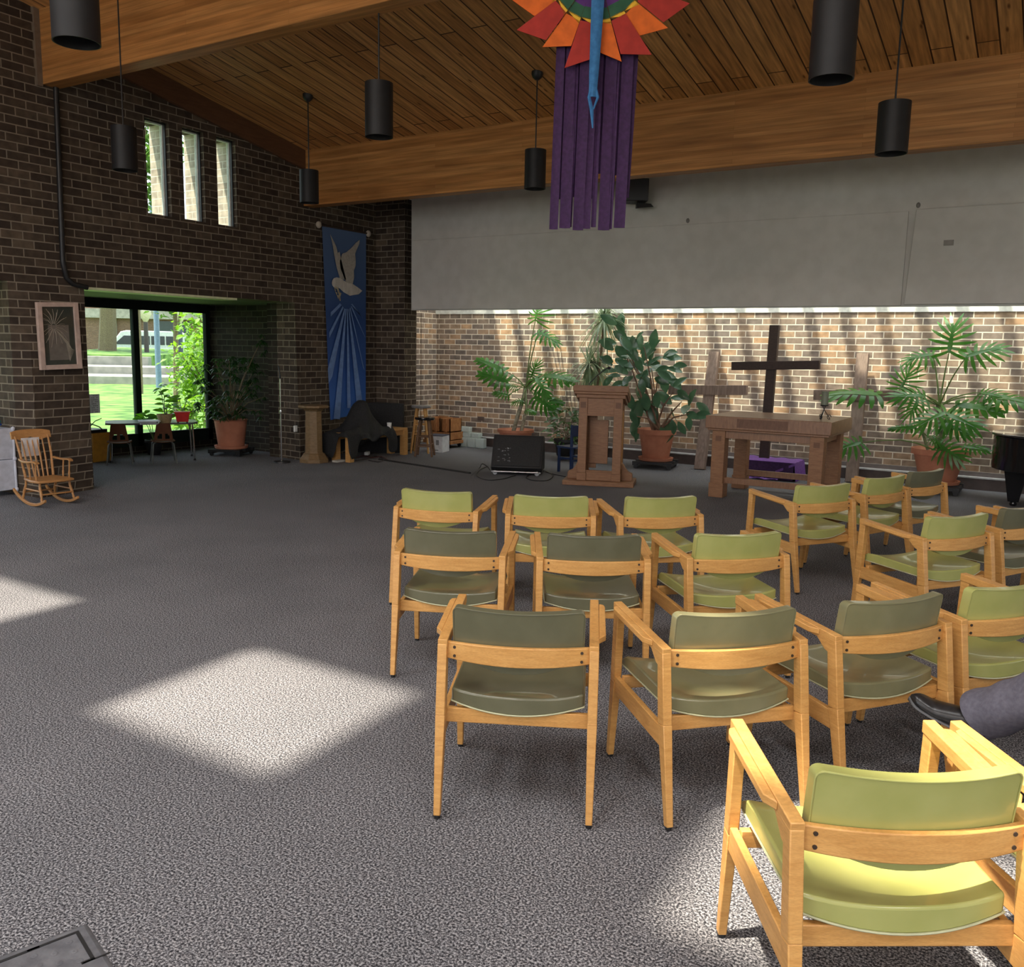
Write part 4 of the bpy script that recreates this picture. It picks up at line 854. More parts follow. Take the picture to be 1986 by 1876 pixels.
# ---- bench, cloth, cup, panel
Bn = thing('wooden_bench', 'low wooden bench half covered by black cloth', 'bench', (-8.78, 10.15, 0))
m = MB(); m.box((-.17, -.68, .385), (.17, .66, .42)); m.build('seat', M_PINE, Bn, bevel=.006)
m = MB(); m.box((-.15, -.62, .31), (-.12, .6, .385)); m.box((.12, -.62, .31), (.15, .6, .385)); m.build('apron', M_PINE, Bn, bevel=.003)
for sx in (-1, 1):
    for sy in (-1, 1): m = MB(); m.box((sx * .13 - .045, sy * .615 - .045, 0), (sx * .13 + .045, sy * .615 + .045, .385)); m.build('leg', M_PINE, Bn, bevel=.004)
m = MB()
def heap(u, v):
    y = 9.40 + 1.08 * u; pk = math.exp(-((y - 9.99) / .20) ** 2); sh = .55 + .45 * math.exp(-((y - 9.85) / .42) ** 2); top = .47 + .35 * pk + .05 * math.sin(9 * y)
    w = .36 + .03 * math.sin(13 * y); d0 = .18 + .10 * math.sin(7 * u + 1) + .08 * math.sin(15 * u)
    if u > .93: top = .45
    pts = [(-w, .05 + .3 * d0), (-w * .9, .43), (-.12, top), (.02, top - .02), (.14, .47 + .06 * pk), (.20, .40), (.215 + .02 * math.sin(22 * u), .40 - .42 * d0), (.225 + .03 * math.sin(19 * u), .42 - d0)]
    f = v * (len(pts) - 1); i = min(int(f), len(pts) - 2); t = f - i
    a, b = pts[i], pts[i + 1]
    if u < .12:
        xx = a[0] + (b[0] - a[0]) * t; zf = a[1] + (b[1] - a[1]) * t; hem = min(zf, .07 + .02 * math.sin(20 * xx) if xx < -.04 else .07 + .30 * min(1, (xx + .04) / .06)); k = (u / .12) ** .8
        return (-8.78 + xx, 9.435 + .012 * math.sin(26 * xx) - .03 * (1 - k) * (1 - v * .5), hem + (max(zf, hem) - hem) * k)
    return (-8.78 + a[0] + (b[0] - a[0]) * t + .012 * math.sin(31 * u + 9 * v), y + .012 * math.sin(17 * v), a[1] + (b[1] - a[1]) * t + .012 * math.sin(27 * u + 13 * v))
m.grid(heap, 46, 21); m.build('black_cloth', M_BLACKCLOTH, None); o = bpy.data.objects['black_cloth']; o.modifiers.new('sub', 'SUBSURF').render_levels = 1
so = o.modifiers.new('thick', 'SOLIDIFY'); so.thickness = .006
tag(o, 'black cloth heaped over the bench and hanging off its front', 'cloth')
m = MB(); m.prism([(-9.42, 10.52), (-8.80, 10.93), (-8.86, 11.04), (-9.42, 11.04)], lambda x, y: (x, y, .0), lambda x, y: (x, y, .77)); tag(m.build('black_screen', M_BLACKCLOTH, bevel=.01), 'big black upright screen standing in the corner behind the bench', 'screen')
q = fl(755, 833, .42); m = MB(); m.lathe([(.027, 0), (.036, .10), (.033, .10), (.025, .006)], (q.x, q.y, .4215), 16); tag(m.build('paper_cup', flat('cup_white', (.75, .74, .70), .5)), 'small white cup standing on the bench', 'cup')
m = MB(); q = fl(659, 896); m.box((q.x - .05, q.y - .11, 0), (q.x + .05, q.y + .08, .03)); m.build('power_strip', flat('strip_cream', (.5, .48, .42), .5), bevel=.006); tag(bpy.data.objects['power_strip'], 'flat cream box on the floor between pedestal and bench leg', 'box')
for i, pts in enumerate(([(692, 888), (705, 884), (722, 888), (740, 886), (752, 892)], [(690, 893), (712, 890), (728, 885), (745, 891), (735, 896), (715, 893)])):
    cable(['dark cable tangled under the bench, nearest its front leg', 'second dark cable looping on the floor right of the bench front leg'][i], [F(*p) for p in pts], .007, flat('cable_dark%d' % i, (.03, .02, .02) if i else (.10, .03, .03), .5))
m = MB(); q = fl(712, 883); m.cbox((q.x, q.y, .03), (.06, .14, .05), .5); tag(m.build('adapter', M_WHITE, bevel=.006), 'small white plug adapter on the floor under the bench', 'adapter')
# ---- stools
def stool(x, y, h, lab, seatm, wood, spread):
    t = thing('bar_stool', lab, 'stool', (x, y, 0), .5)
    m = MB(); m.lathe([(.10, h - .045), (.145, h - .04), (.155, h - .02), (.15, h - .003), (.12, h)], n=28); m.build('seat', seatm, t)
    for k in range(4):
        a = PI / 4 + k * PI / 2; m = MB(); m.bar((spread * math.cos(a), spread * math.sin(a), 0), (.085 * math.cos(a), .085 * math.sin(a), h - .04), .028, .028, .034, .034, side=(-math.sin(a), math.cos(a), 0)); m.build('leg', wood, t, bevel=.006)
    for k in range(4):
        for zz in ((.30, .45) if h > .7 else (.20, .38)):
            zq = zz * h / .75 + (.03 if k % 2 else 0); rr = spread + (.085 - spread) * zq / h; a = PI / 4 + k * PI / 2; b = a + PI / 2; m = MB(); m.tube([(rr * math.cos(a), rr * math.sin(a), zq), (rr * math.cos(b), rr * math.sin(b), zq)], .010, 8); m.build('rung', wood, t)
stool(-8.62, 11.16, .75, 'taller wooden stool with grey seat, behind the shorter one', flat('seat_grey', (.20, .19, .185), .4), M_PINE, .20)
stool(-8.30, 10.84, .60, 'shorter dark wooden stool with shiny black seat', M_BLACKGLOSS, wood_mat('stool_brown', (.13, .07, .04), (.2, .11, .06), (6, 6, 16), 4, .45), .185)
# ---- crates, white box, glass blocks
M_CRATE = wood_mat('crate_wood', (.42, .17, .06), (.58, .28, .11), (9, 3, 3), 5, .6)
def crate(lab, x0, x1, y0, y1, z0, z1, slats=2):
    t = thing('wooden_crate', lab, 'crate', ((x0 + x1) / 2, (y0 + y1) / 2, z0))
    m = MB(); w = .014
    m.box((x0, y0, z0), (x1, y0 + w, z1)); m.box((x0, y1 - w, z0), (x1, y1, z1)); m.box((x0, y0, z0), (x0 + w, y1, z1)); m.box((x1 - w, y0, z0), (x1, y1, z1)); m.box((x0, y0, z0), (x1, y1, z0 + w)); m.build('box', M_CRATE, t, world=True)
    for k in range(slats):
        xx = x0 + (x1 - x0) * (k + .8) / (slats + .5); m = MB(); m.box((xx - .02, y0 - .012, z0), (xx + .02, y0 + .001, z1)); m.build('batten', M_CRATE, t, world=True)
crate('orange wooden crate, upper left of the stack by the alcove corner', -9.14, -8.83, 11.95, 12.3, .262, .49, 2)
crate('narrow orange wooden crate, upper right of the stack by the alcove corner', -8.82, -8.64, 11.97, 12.3, .262, .485, 1)
crate('orange wooden crate at the bottom of the stack, above the little wheels', -9.14, -8.61, 11.93, 12.32, .125, .26, 0)
t = thing('wheeled_board', 'reddish wheeled board carrying the stack of orange crates', 'dolly', (-8.85, 12.1, 0)); m = MB(); m.box((-9.15, 11.9, .07), (-8.58, 12.34, .124)); m.build('board', M_CRATE, t, world=True, bevel=.004)
for x in (-9.08, -8.66):
    for y in (11.97, 12.27): m = MB(); m.lathe([(.01, -.014), (.033, -.014), (.033, .014), (.01, .014)], (x, y, .034), 12, M=Matrix.Rotation(PI / 2, 3, 'X')); m.build('wheel', M_BLACK, t, world=True)
t = thing('white_carton', 'white cardboard carton with a dark stripe on top beside the stools', 'box', (-8.50, 11.46, 0), .25); m = MB(); m.box((-.13, -.15, 0), (.13, .15, .262)); m.build('carton', flat('carton_white', (.66, .67, .68), .7), t, bevel=.004)
m = MB(); m.box((-.134, -.154, .262), (.134, .154, .272)); m.build('lid', flat('carton_lid', (.05, .06, .09), .6), t); m = MB(); m.box((.02, -.1515, .12), (.07, -.15, .20)); m.box((.0, -.1515, .03), (.06, -.15, .045)); m.build('label_print', flat('print_grey', (.2, .2, .2), .7), t)
gm, nt, bs_ = new_mat('glass_block'); bs_.inputs['Base Color'].default_value = (.85, .95, .92, 1); bs_.inputs['Transmission Weight'].default_value = .45; bs_.inputs['Roughness'].default_value = .18; bs_.inputs['IOR'].default_value = 1.2
mp = coords(nt); n_ = nd(nt, 'ShaderNodeTexNoise', Scale=30); ln(nt, mp, 'Vector', n_, 'Vector'); bp = nd(nt, 'ShaderNodeBump', Strength=.6, Distance=.01); ln(nt, n_, 'Fac', bp, 'Height'); ln(nt, bp, 'Normal', bs_, 'Normal')
gl = [(-8.60, 0, .165, .165, 'left'), (-8.43, 0, .165, .165, 'middle'), (-8.26, 0, .165, .165, 'right'), (-8.55, .166, .17, .085, ''), (-8.36, .166, .17, .085, ''), (-8.58, .252, .19, .09, '')]
labs = ['clear glass block, bottom row of the stack, at its left end', 'clear glass block, bottom row of the stack, in the middle', 'clear glass block, bottom row of the stack, at its right end', 'flat clear glass block, left one in the middle layer of the stack', 'flat clear glass block, right one in the middle layer of the stack', 'flat clear glass block on top of the stack']
for (x, z, w, h, _), lab in zip(gl, labs):
    t = thing('glass_block', lab, 'glass block', (x, 12.33 + (.02 if z else 0), z), 0, 'stacked glass blocks'); m = MB(); m.box((-w / 2, -.05, 0), (w / 2, .05, h)); m.build('block', gm, t, bevel=.012)
    m = MB(); m.box((-w / 2 + .02, -.056, .02), (w / 2 - .02, -.051, h - .02)); m.build('face_rim', gm, t, bevel=.004)
# ---- framed picture on the pier
Pc = thing('framed_picture', 'framed picture under reflecting glass on the brick pier', 'picture', (XW, 5.78, 1.7)); x0 = XW + .012
c_ = [onX(69, 586, XW + .06), onX(149.5, 586.5, XW + .06), onX(158.5, 715, XW + .165), onX(78, 718, XW + .165)]
def qd(u, v, o): p = (c_[0].lerp(c_[1], u)).lerp(c_[3].lerp(c_[2], u), v); return Vector((p.x + o, p.y, p.z))
m = MB()
for (u0, u1, v0, v1) in ((0, .12, 0, 1), (.88, 1, 0, 1), (.12, .88, 0, .07), (.12, .88, .93, 1)):
    m.hexa([qd(u0, v1, .022), qd(u1, v1, .022), qd(u1, v1, -.02), qd(u0, v1, -.02)], [qd(u0, v0, .022), qd(u1, v0, .022), qd(u1, v0, -.02), qd(u0, v0, -.02)])
m.build('frame', flat('pinkish_frame', (.50, .37, .31), .5), Pc, world=True, bevel=.004)
m = MB(); m.face([m.add(qd(u, v, .004)) for u, v in ((.11, .93), (.89, .93), (.89, .07), (.11, .07))]); m.build('print', flat('picture_dark', (.05, .055, .045), .06, coat=1.0), Pc, world=True)
m = MB(); m.face([m.add(qd(u, v, .0055)) for u, v in ((.24, .86), (.74, .86), (.74, .34), (.24, .34))]); m.build('mount', flat('picture_pale', (.16, .14, .12), .06, coat=1.0), Pc, world=True)
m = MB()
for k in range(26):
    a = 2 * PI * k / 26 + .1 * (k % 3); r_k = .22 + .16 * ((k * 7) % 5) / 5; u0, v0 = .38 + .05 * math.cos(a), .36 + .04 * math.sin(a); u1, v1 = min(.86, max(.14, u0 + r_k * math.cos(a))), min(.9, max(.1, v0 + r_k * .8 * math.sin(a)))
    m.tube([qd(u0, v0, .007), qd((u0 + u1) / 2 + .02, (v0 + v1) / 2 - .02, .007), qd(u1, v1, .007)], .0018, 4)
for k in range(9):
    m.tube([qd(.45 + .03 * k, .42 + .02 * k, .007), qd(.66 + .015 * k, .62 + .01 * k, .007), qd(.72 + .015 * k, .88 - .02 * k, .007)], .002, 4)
m.build('pale_lines', flat('line_pale', (.30, .26, .20), .4), Pc, world=True)  # thin pale strokes radiating across the picture
# ---- child's rocking chair
Rk = thing('rocking_chair', 'childs turned wooden rocking chair before the brick pier', 'chair', (-8.70, 5.09, 0), math.radians(-94))
for s in (-1, 1):
    m = MB(); R0 = .62; pr = []
    for k in range(13):
        a = -.62 + 1.08 * k / 12; pr.append((R0 * math.sin(a), R0 * (1 - math.cos(a))))
    m.slab([k / 12 for k in range(13)], lambda u: 0, lambda u: 1, 1, lambda u, v, sd: (s * .165 + (v - .5) * .022, pr[int(round(u * 12))][0], pr[int(round(u * 12))][1] + (.001 if sd == 0 else .030))); m.build('rocker', M_ROCK, Rk, bevel=.003)
    for y, yt in ((.20, .15), (-.18, -.13)):
        z0_ = R0 - math.sqrt(R0 * R0 - y * y) + .025; m = MB(); m.tube([(s * .165, y, z0_), (s * .160, y * .97, .08), (s * .158, y * .95, .10), (s * .155, y * .9, .13), (s * .15, yt, .20), (s * .148, yt, .245)], [.010, .014, .010, .015, .012, .011], 9); m.build('leg', M_ROCK, Rk)
    m = MB(); m.tube([(s * .14, -.15, .27), (s * .155, -.20, .50), (s * .165, -.27, .68)], [.013, .012, .009], 8); m.build('back_post', M_ROCK, Rk)
    m = MB(); m.slab([k / 8 for k in range(9)], lambda u: 0, lambda u: 1, 1, lambda u, v, sd: (s * (.168 + .02 * math.sin(PI * u)) + (v - .5) * (.030 + .012 * u), -.19 + .36 * u, .445 - .012 * math.sin(PI * u * 1.3) - (.02 * (max(0, u - .75) / .25) ** 2) + (.018 if sd else 0))); m.build('arm_rest', M_ROCK, Rk, bevel=.004)
    for y in (.0, .12): m = MB(); m.tube([(s * .165, y, .268), (s * .168, y, .32), (s * .168, y, .335), (s * .172, y + .01, .44)], [.007, .011, .007, .008], 8); m.build('arm_spindle', M_ROCK, Rk)
m = MB(); ol = [(-.15, -.17), (.15, -.17), (.20, .06), (.18, .19), (.08, .215), (-.08, .215), (-.18, .19), (-.20, .06)]
m.prism(ol, lambda x, y: (x, y, .243), lambda x, y: (x, y, .268)); m.build('seat', M_ROCK, Rk, bevel=.008)
for k in range(5): x = -.09 + .045 * k; m = MB(); m.tube([(x, -.155, .265), (x * 1.1, -.205, .45), (x * 1.15, -.27, .66)], [.008, .009, .006], 7); m.build('spindle', M_ROCK, Rk)
m = MB(); xs = [-.20 + .40 * k / 12 for k in range(13)]
m.slab(xs, lambda x: .648 + .018 * math.cos(x * 34) * (1 if abs(x) < .15 else .2), lambda x: .742 - .02 * (abs(x) / .2) ** 3, 2, lambda x, z, sd: (x, -.275 - (z - .66) * .3 - .018 * (1 - (x / .2) ** 2) + (.011 if sd else -.011), z)); m.build('crest_rail', M_ROCK, Rk, bevel=.006)
for a, b in (((-.16, .19, .13), (.16, .19, .13)), ((-.16, -.17, .12), (.16, -.17, .12)), ((-.15, .17, .16), (-.15, -.15, .16)), ((.15, .17, .16), (.15, -.15, .16))): m = MB(); m.tube([a, b], .008, 8); m.build('stretcher', M_ROCK, Rk)
m = MB(); m.box((-.07, -.262, .47), (.11, -.258, .66)); tag(m.build('paper_sheet', flat('paper_white', (.62, .58, .56), .8)), 'white sheet hanging behind the rocking chair spindles', 'paper')
pp = bpy.data.objects['paper_sheet']; pp.location = Rk.location; pp.rotation_euler = Rk.rotation_euler
# ---- white cube storage, ring toy, shell chair
Cb = thing('storage_cubes', 'white panel storage cubes stacked two high at the left edge', 'shelf', (-9.70, 5.10, 0)); mw = flat('panel_white', (.60, .62, .70), .5)
for zz in (.06, .39): m = MB(); m.box((-9.95, 4.98, zz), (-9.47, 5.21, zz + .325)); m.build('cube', mw, Cb, world=True, bevel=.006)
for x in (-9.47, -9.95):
    for y in (4.98, 5.2):
        m = MB(); m.tube([(x, y, 0), (x, y, .73)], .012, 8)
        for zz in (.06, .39, .71): m.ell((x, y, zz), (.022, .022, .026), 10, 6)
        m.build('corner_post', mw, Cb, world=True)
Rt = thing('ring_stacker', 'rainbow stacking ring toy on the white cubes', 'toy', (-9.62, 5.09, .737))
for k, (r, c) in enumerate(((.070, (.01, .06, .35)), (.064, (.01, .22, .22)), (.056, (.75, .42, .03)), (.050, (.80, .17, .02)), (.043, (.55, .03, .02)))):
    m = MB(); m.grid(lambda u, v, r=r, k=k: ((r - .018 + .018 * math.cos(2 * PI * v)) * math.cos(2 * PI * u), (r - .018 + .018 * math.cos(2 * PI * v)) * math.sin(2 * PI * u), .017 + k * .030 + .016 * math.sin(2 * PI * v)), 24, 10, True); m.build('ring', flat('ring_%d' % k, c, .25), Rt)
m = MB(); m.lathe([(.016, 0), (.014, .16), (.022, .165), (.02, .185), (.004, .19)], n=14); m.build('peg', flat('peg_yellow', (.8, .5, .1), .3), Rt)
Sc = thing('shell_chair', 'olive rounded shell chair behind the white cubes', 'chair', (-10.22, 5.22, 0), math.radians(150)); ms = flat('shell_olive', (.15, .19, .06), .35)
m = MB()
def shell(u, v):
    x = (u - .5) * 2; z = .42 + .56 * v; w = .26 * math.sqrt(max(0, 1 - max(0, (v - .55) / .47) ** 2)) * (1 - .15 * (1 - v)); return (x * w, -.18 - .14 * v + .16 * x * x, z)
m.slab([k / 12 for k in range(13)], lambda u: 0, lambda u: 1, 10, lambda u, v, s: Vector(shell(u, v)) + Vector((0, .02 * s, 0))); m.build('backrest', ms, Sc)
m = MB(); m.ell((0, .02, .42), (.25, .25, .05), 20, 8); m.build('seat', ms, Sc)
for sx in (-1, 1):
    for sy in (-1, 1): m = MB(); m.tube([(sx * .2, sy * .2, 0), (sx * .13, sy * .13, .39)], .011, 8); m.build('leg', M_STEEL, Sc)
# ---- children's table and chairs in the bay
Tb = thing('childrens_table', 'low childrens table in the window bay', 'table', (-10.96, 7.98, 0), math.radians(56))
m = MB(); m.prism([(-.60, -.22), (-.48, -.31), (.50, -.31), (.60, -.22), (.60, .22), (.50, .31), (-.48, .31), (-.60, .22)], lambda x, y: (x, y, .518), lambda x, y: (x, y, .543)); m.build('tabletop', flat('table_grey', (.09, .09, .085), .35), Tb, bevel=.004)
for sx in (-1, 1):
    for sy in (-1, 1): m = MB(); m.tube([(sx * .54, sy * .26, 0), (sx * .52, sy * .25, .518)], .013, 8); o = m.build('leg', M_CHROME, Tb); g = MB(); g.lathe([(.017, 0), (.018, .01), (.013, .03)], (sx * .54, sy * .26, 0), 10); g.build('foot', M_BLACK, o)
M_GREYST = flat('dull_steel', (.16, .17, .16), .5, .6)
M_KID = flat('plastic_brown', (.13, .055, .03), .75, spec=.15)
def kid(lx, lab, first=None):
    c, s = math.cos(math.radians(56)), math.sin(math.radians(56)); x = -10.96 + lx * c + .38 * s; y = 7.98 + lx * s - .38 * c
    if first: return dup(first, (x, y, 0), math.radians(58), lab)
    t = thing('kids_chair', lab, 'chair', (x, y, 0), math.radians(52), 'small chairs at the childrens table')
    m = MB()
    def hole(u, v): return (.12 < v < .40) and (.16 < abs(u - .5) * 2 * 1 < .0)
    G = {}
    nu, nv = 12, 10
    for sd in (0, 1):
        for i in range(nu + 1):
            for k in range(nv + 1):
                u, v = i / nu, k / nv; w = .125 - .035 * v; xx = (u - .5) * 2 * w; G[i, k, sd] = m.add((xx, -.135 - .06 * v + .03 * (xx / .13) ** 2 + .008 * sd, .315 + .245 * v - (.02 if k == nv and i in (0, nu) else 0)))
    solid = lambda i, k: 0 <= i < nu and 0 <= k < nv and not (k in (1, 2, 3) and (i in (2, 3, 4) or i in (7, 8, 9)) and not (k == 3 and i in (2, 9)))
    for i in range(nu):
        for k in range(nv):
            if not solid(i, k): continue
            m.face((G[i, k, 0], G[i, k + 1, 0], G[i + 1, k + 1, 0], G[i + 1, k, 0])); m.face((G[i, k, 1], G[i + 1, k, 1], G[i + 1, k + 1, 1], G[i, k + 1, 1]))
            for di, dk, e in ((-1, 0, ((i, k), (i, k + 1))), (1, 0, ((i + 1, k), (i + 1, k + 1))), (0, -1, ((i, k), (i + 1, k))), (0, 1, ((i, k + 1), (i + 1, k + 1)))):
                if not solid(i + di, k + dk): m.face((G[(*e[0], 0)], G[(*e[1], 0)], G[(*e[1], 1)], G[(*e[0], 1)]))
    m.build('backrest', M_KID, t)
    m = MB(); m.slab([-.15 + .03 * k for k in range(11)], lambda x: -.13, lambda x: .16, 6, lambda x, y, s: (x, y, .315 - .02 * (1 - (x / .15) ** 2) - .008 * s - .03 * max(0, (y - .1) / .06) ** 2)); m.build('seat', M_KID, t)
    for sx in (-1, 1):
        for sy in (-1, 1): m = MB(); m.tube([(sx * .16, sy * .165, 0), (sx * .13, sy * .11, .27), (sx * .09, sy * .07, .298)], .009, 8); m.build('leg', M_GREYST, t)
    return t
k0 = kid(-.43, 'small brown plastic chair at the left of the low childrens table'); kid(.12, 'small brown plastic chair at the right of the low childrens table', k0)
def ontab(px, py): return fl(px, py, .545)
q = ontab(292, 823); t = thing('magazine_pile', 'pile of magazines on the childrens table', 'magazines', (q.x - .06, q.y + .02, .544), .9)
for k in range(5): m = MB(); m.cbox((rg.uniform(-.01, .01), rg.uniform(-.01, .01), .005 + .010 * k), (.22 + .05 * (k == 4), .30, .009), rg.uniform(-.2, .2)); m.build('magazine', flat('mag_%d' % k, [(.35, .36, .36), (.5, .5, .5), (.25, .27, .3), (.55, .56, .58), (.62, .64, .67)][k], .4), t)
q = ontab(322, 821); bx, by = q.x - .02, q.y; t = thing('basket_plant', 'young leafy plant in a tan basket on the childrens table', 'plant', (bx, by, .544))
m = MB(); m.lathe([(.07, 0), (.075, .01), (.11, .125), (.10, .125), (.07, .03)], n=20); m.build('basket', noise_mat('basket_tan', (.30, .22, .10), (.42, .32, .17), 60, .8, bump=.4), t)
def young(parent, base, pts, L0, mat):
    m = MB(); st = MB()
    for (px, py, dep) in pts:
        e = onX(px, py, dep); st.tube([base, base.lerp(e, .5) + Vector((0, 0, .04)), e], [.006, .005, .003], 6)
        for k in range(6):
            a = rg.uniform(0, 2 * PI); d = Vector((math.cos(a), math.sin(a), rg.uniform(-.3, .7))); L_ = L0 * rg.uniform(.7, 1.2); m.leaf(e - Vector((0, 0, .02 * k)), d, (.5, -.3, .8), L_, L_ * .5, .25, 4)
    m.build('foliage', mat, parent, world=True); st.build('stems', M_GSTEM, parent, world=True)
young(t, Vector((bx, by, .64)), [(310, 748, -10.9), (318, 765, -10.85), (332, 775, -10.9), (318, 785, -10.8), (340, 790, -10.9), (328, 800, -10.8)], .13, M_YOUNG)
q = ontab(357, 820); t = thing('red_planter', 'square red plastic planter on the childrens table', 'plant pot', (q.x - .03, q.y, .544), .9)
m = MB(); m.hexa([(-.075, -.075, .015), (.075, -.075, .015), (.075, .075, .015), (-.075, .075, .015)], [(-.10, -.10, .155), (.10, -.10, .155), (.10, .10, .155), (-.10, .10, .155)]); m.box((-.108, -.108, .14), (.108, .108, .158)); m.build('tub', flat('red_plastic', (.55, .03, .025), .3), t, bevel=.006)
m = MB(); 
for sx in (-1, 1):
    for sy in (-1, 1): m.box((sx * .06 - .012, sy * .06 - .012, 0), (sx * .06 + .012, sy * .06 + .012, .016))
m.build('feet', M_BLACK, t)
young(t, Vector((q.x - .03, q.y, .68)), [(345, 770, -10.7), (362, 785, -10.7), (372, 760, -10.8)], .11, M_YOUNG)
t = thing('window_plant', 'young plant with upright green leaves on the sill behind the magazines', 'plant', (-11.45, 8.36, 0)); pot(t, .09, .12, .22, 0, .04, .01, M_BLACK)
young(t, Vector((-11.45, 8.36, .2)), [(281, 803, -11.42), (292, 805, -11.4), (275, 810, -11.4)], .17, M_YOUNG)
# ---- amber case behind the pier
Cs = thing('amber_case', 'amber wooden case with cables on top behind the pier', 'case', (-11.4, 7.38, 0), .15); m = MB(); m.box((-.20, -.16, 0), (.14, .16, .40)); m.build('box', flat('amber_wood', (.52, .25, .03), .3), Cs, bevel=.008)
m = MB(); m.box((-.12, -.168, .14), (.0, -.15, .25)); m.build('handle_plate', M_BLACK, Cs); m = MB(); m.box((-.2, -.15, .40), (.08, .15, .44)); m.tube([(-.1, -.1, .44), (.0, -.05, .52), (.1, 0, .48), (.12, .05, .42)], .008, 6); m.tube([(-.02, -.1, .44), (.08, -.05, .56), (.15, .0, .60)], .006, 6); m.build('cables', M_BLACK, Cs)
# ---- notice on the window
c0, c1 = onX(175, 765, XB + .05), onX(194.5, 801, XB + .05); N = thing('window_notice', 'white printed notice taped inside the bay window', 'notice', (XB + .05, c0.y, c1.z)); m = MB(); m.box((XB + .047, c0.y - .06, c1.z), (XB + .050, c1.y, c0.z)); m.build('sheet', flat('notice_paper', (.80, .82, .84), .8), N, world=True)
m = MB()
for k in range(9):
    z = c0.z - .02 - (c0.z - c1.z - .04) * k / 8
    for j in range(4):
        if (k * 3 + j) % 5: m.box((XB + .0505, c0.y + .012 + .026 * j, z - .006), (XB + .0515, c0.y + .030 + .026 * j, z + .002))
m.build('print', flat('notice_ink', (.12, .13, .16), .8), N, world=True)
# ---- big potted plant in the bay
dolly('plant_dolly', 'black wheeled plant dolly under the pot in the window bay', -10.58, 9.06, .5, .4, .10)
T = thing('potted_umbrella_plant', 'large dark fine-leaved plant in a terracotta pot in the window bay', 'plant', (-10.58, 9.06, .135)); pot(T, .19, .25, .40, 0, .0001, .012, None, .235)
m = MB(); st = MB(); b0 = Vector((-10.58, 9.06, .52))
for k in range(150):
    py = rg.uniform(690, 812); t_ = (812 - py) / 122; px = 452 + rg.gauss(0, 1) * (26 + 22 * math.sin(PI * t_)) + 10 * t_; px = min(max(px, 383), 540); X_ = rg.uniform(-10.95, -10.2); e = onX(px, py, X_)
    if e.y > 9.46: e.y = 9.46
    if k % 5 == 0: st.tube([b0, b0.lerp(e, .5) + Vector((0, 0, .08)), e], [.008, .006, .003], 5)
    a0 = rg.uniform(0, 2 * PI)
    for j in range(8):
        a = a0 + j * PI / 4; d = Vector((math.cos(a), math.sin(a), rg.uniform(-.7, -.05))); L_ = rg.uniform(.075, .12); m.leaf(e, d, (0, 0, 1), L_, .022, .3, 3, .1)
for k in range(8):
    e = onX(505 + rg.uniform(-8, 18), 660 + rg.uniform(-16, 26), -10.35)
    for j in range(7): a = j * .9; m.leaf(e, (math.cos(a), math.sin(a), -.6), (0, 0, 1), .09, .02, .3, 3, .1)
st.tube([b0, onX(470, 740, -10.5), onX(492, 690, -10.4), onX(510, 655, -10.35)], [.012, .010, .008, .004], 6)
m.build('foliage', M_BAY, T, world=True); st.build('stems', M_STEM, T, world=True)
# ---- grey plastic lidded box at the lower left corner of the view
ax = Vector((.957, -.29, 0)); ay = Vector((.29, .957, 0)); cr = fl(173, 1781, .30)
Bx = thing('plastic_tote', 'grey dimpled plastic lid of a storage tote near the viewer', 'box', (cr.x, cr.y, 0), math.atan2(-.29, .957)); mpz = noise_mat('grey_plastic', (.085, .085, .095), (.13, .13, .14), 26, .55, bump=.25)
m = MB(); m.box((.03, -.48, 0), (.60, -.03, .265)); m.build('tub', M_BLACK, Bx, bevel=.02)
m = MB(); m.hexa([(0, -.52, .25), (.64, -.52, .25), (.64, 0, .25), (0, 0, .25)], [(.006, -.51, .298), (.63, -.51, .298), (.63, -.006, .298), (.006, -.006, .298)]); o = m.build('lid', mpz, Bx, bevel=.012)
m = MB(); m.box((.03, -.50, .2975), (.038, -.115, .2992)); m.box((.03, -.04, .2975), (.03 + .12, -.032, .2992)); m.box((.03, -.14, .2975), (.037, -.04, .2992)); m.box((.148, -.06, .2975), (.156, -.032, .2992)); m.box((.152, -.058, .2975), (.156, .0, .2992)); m.build('groove', M_BLACK, o)
m = MB()
for i in range(14):
    for k in range(12): m.lathe([(.001, .2986), (.006, .2992), (.008, .2986)], (.06 + .04 * i + .02 * (k % 2), -.06 - .036 * k, 0), 8, cap=False)
m.build('dimples', mpz, o)
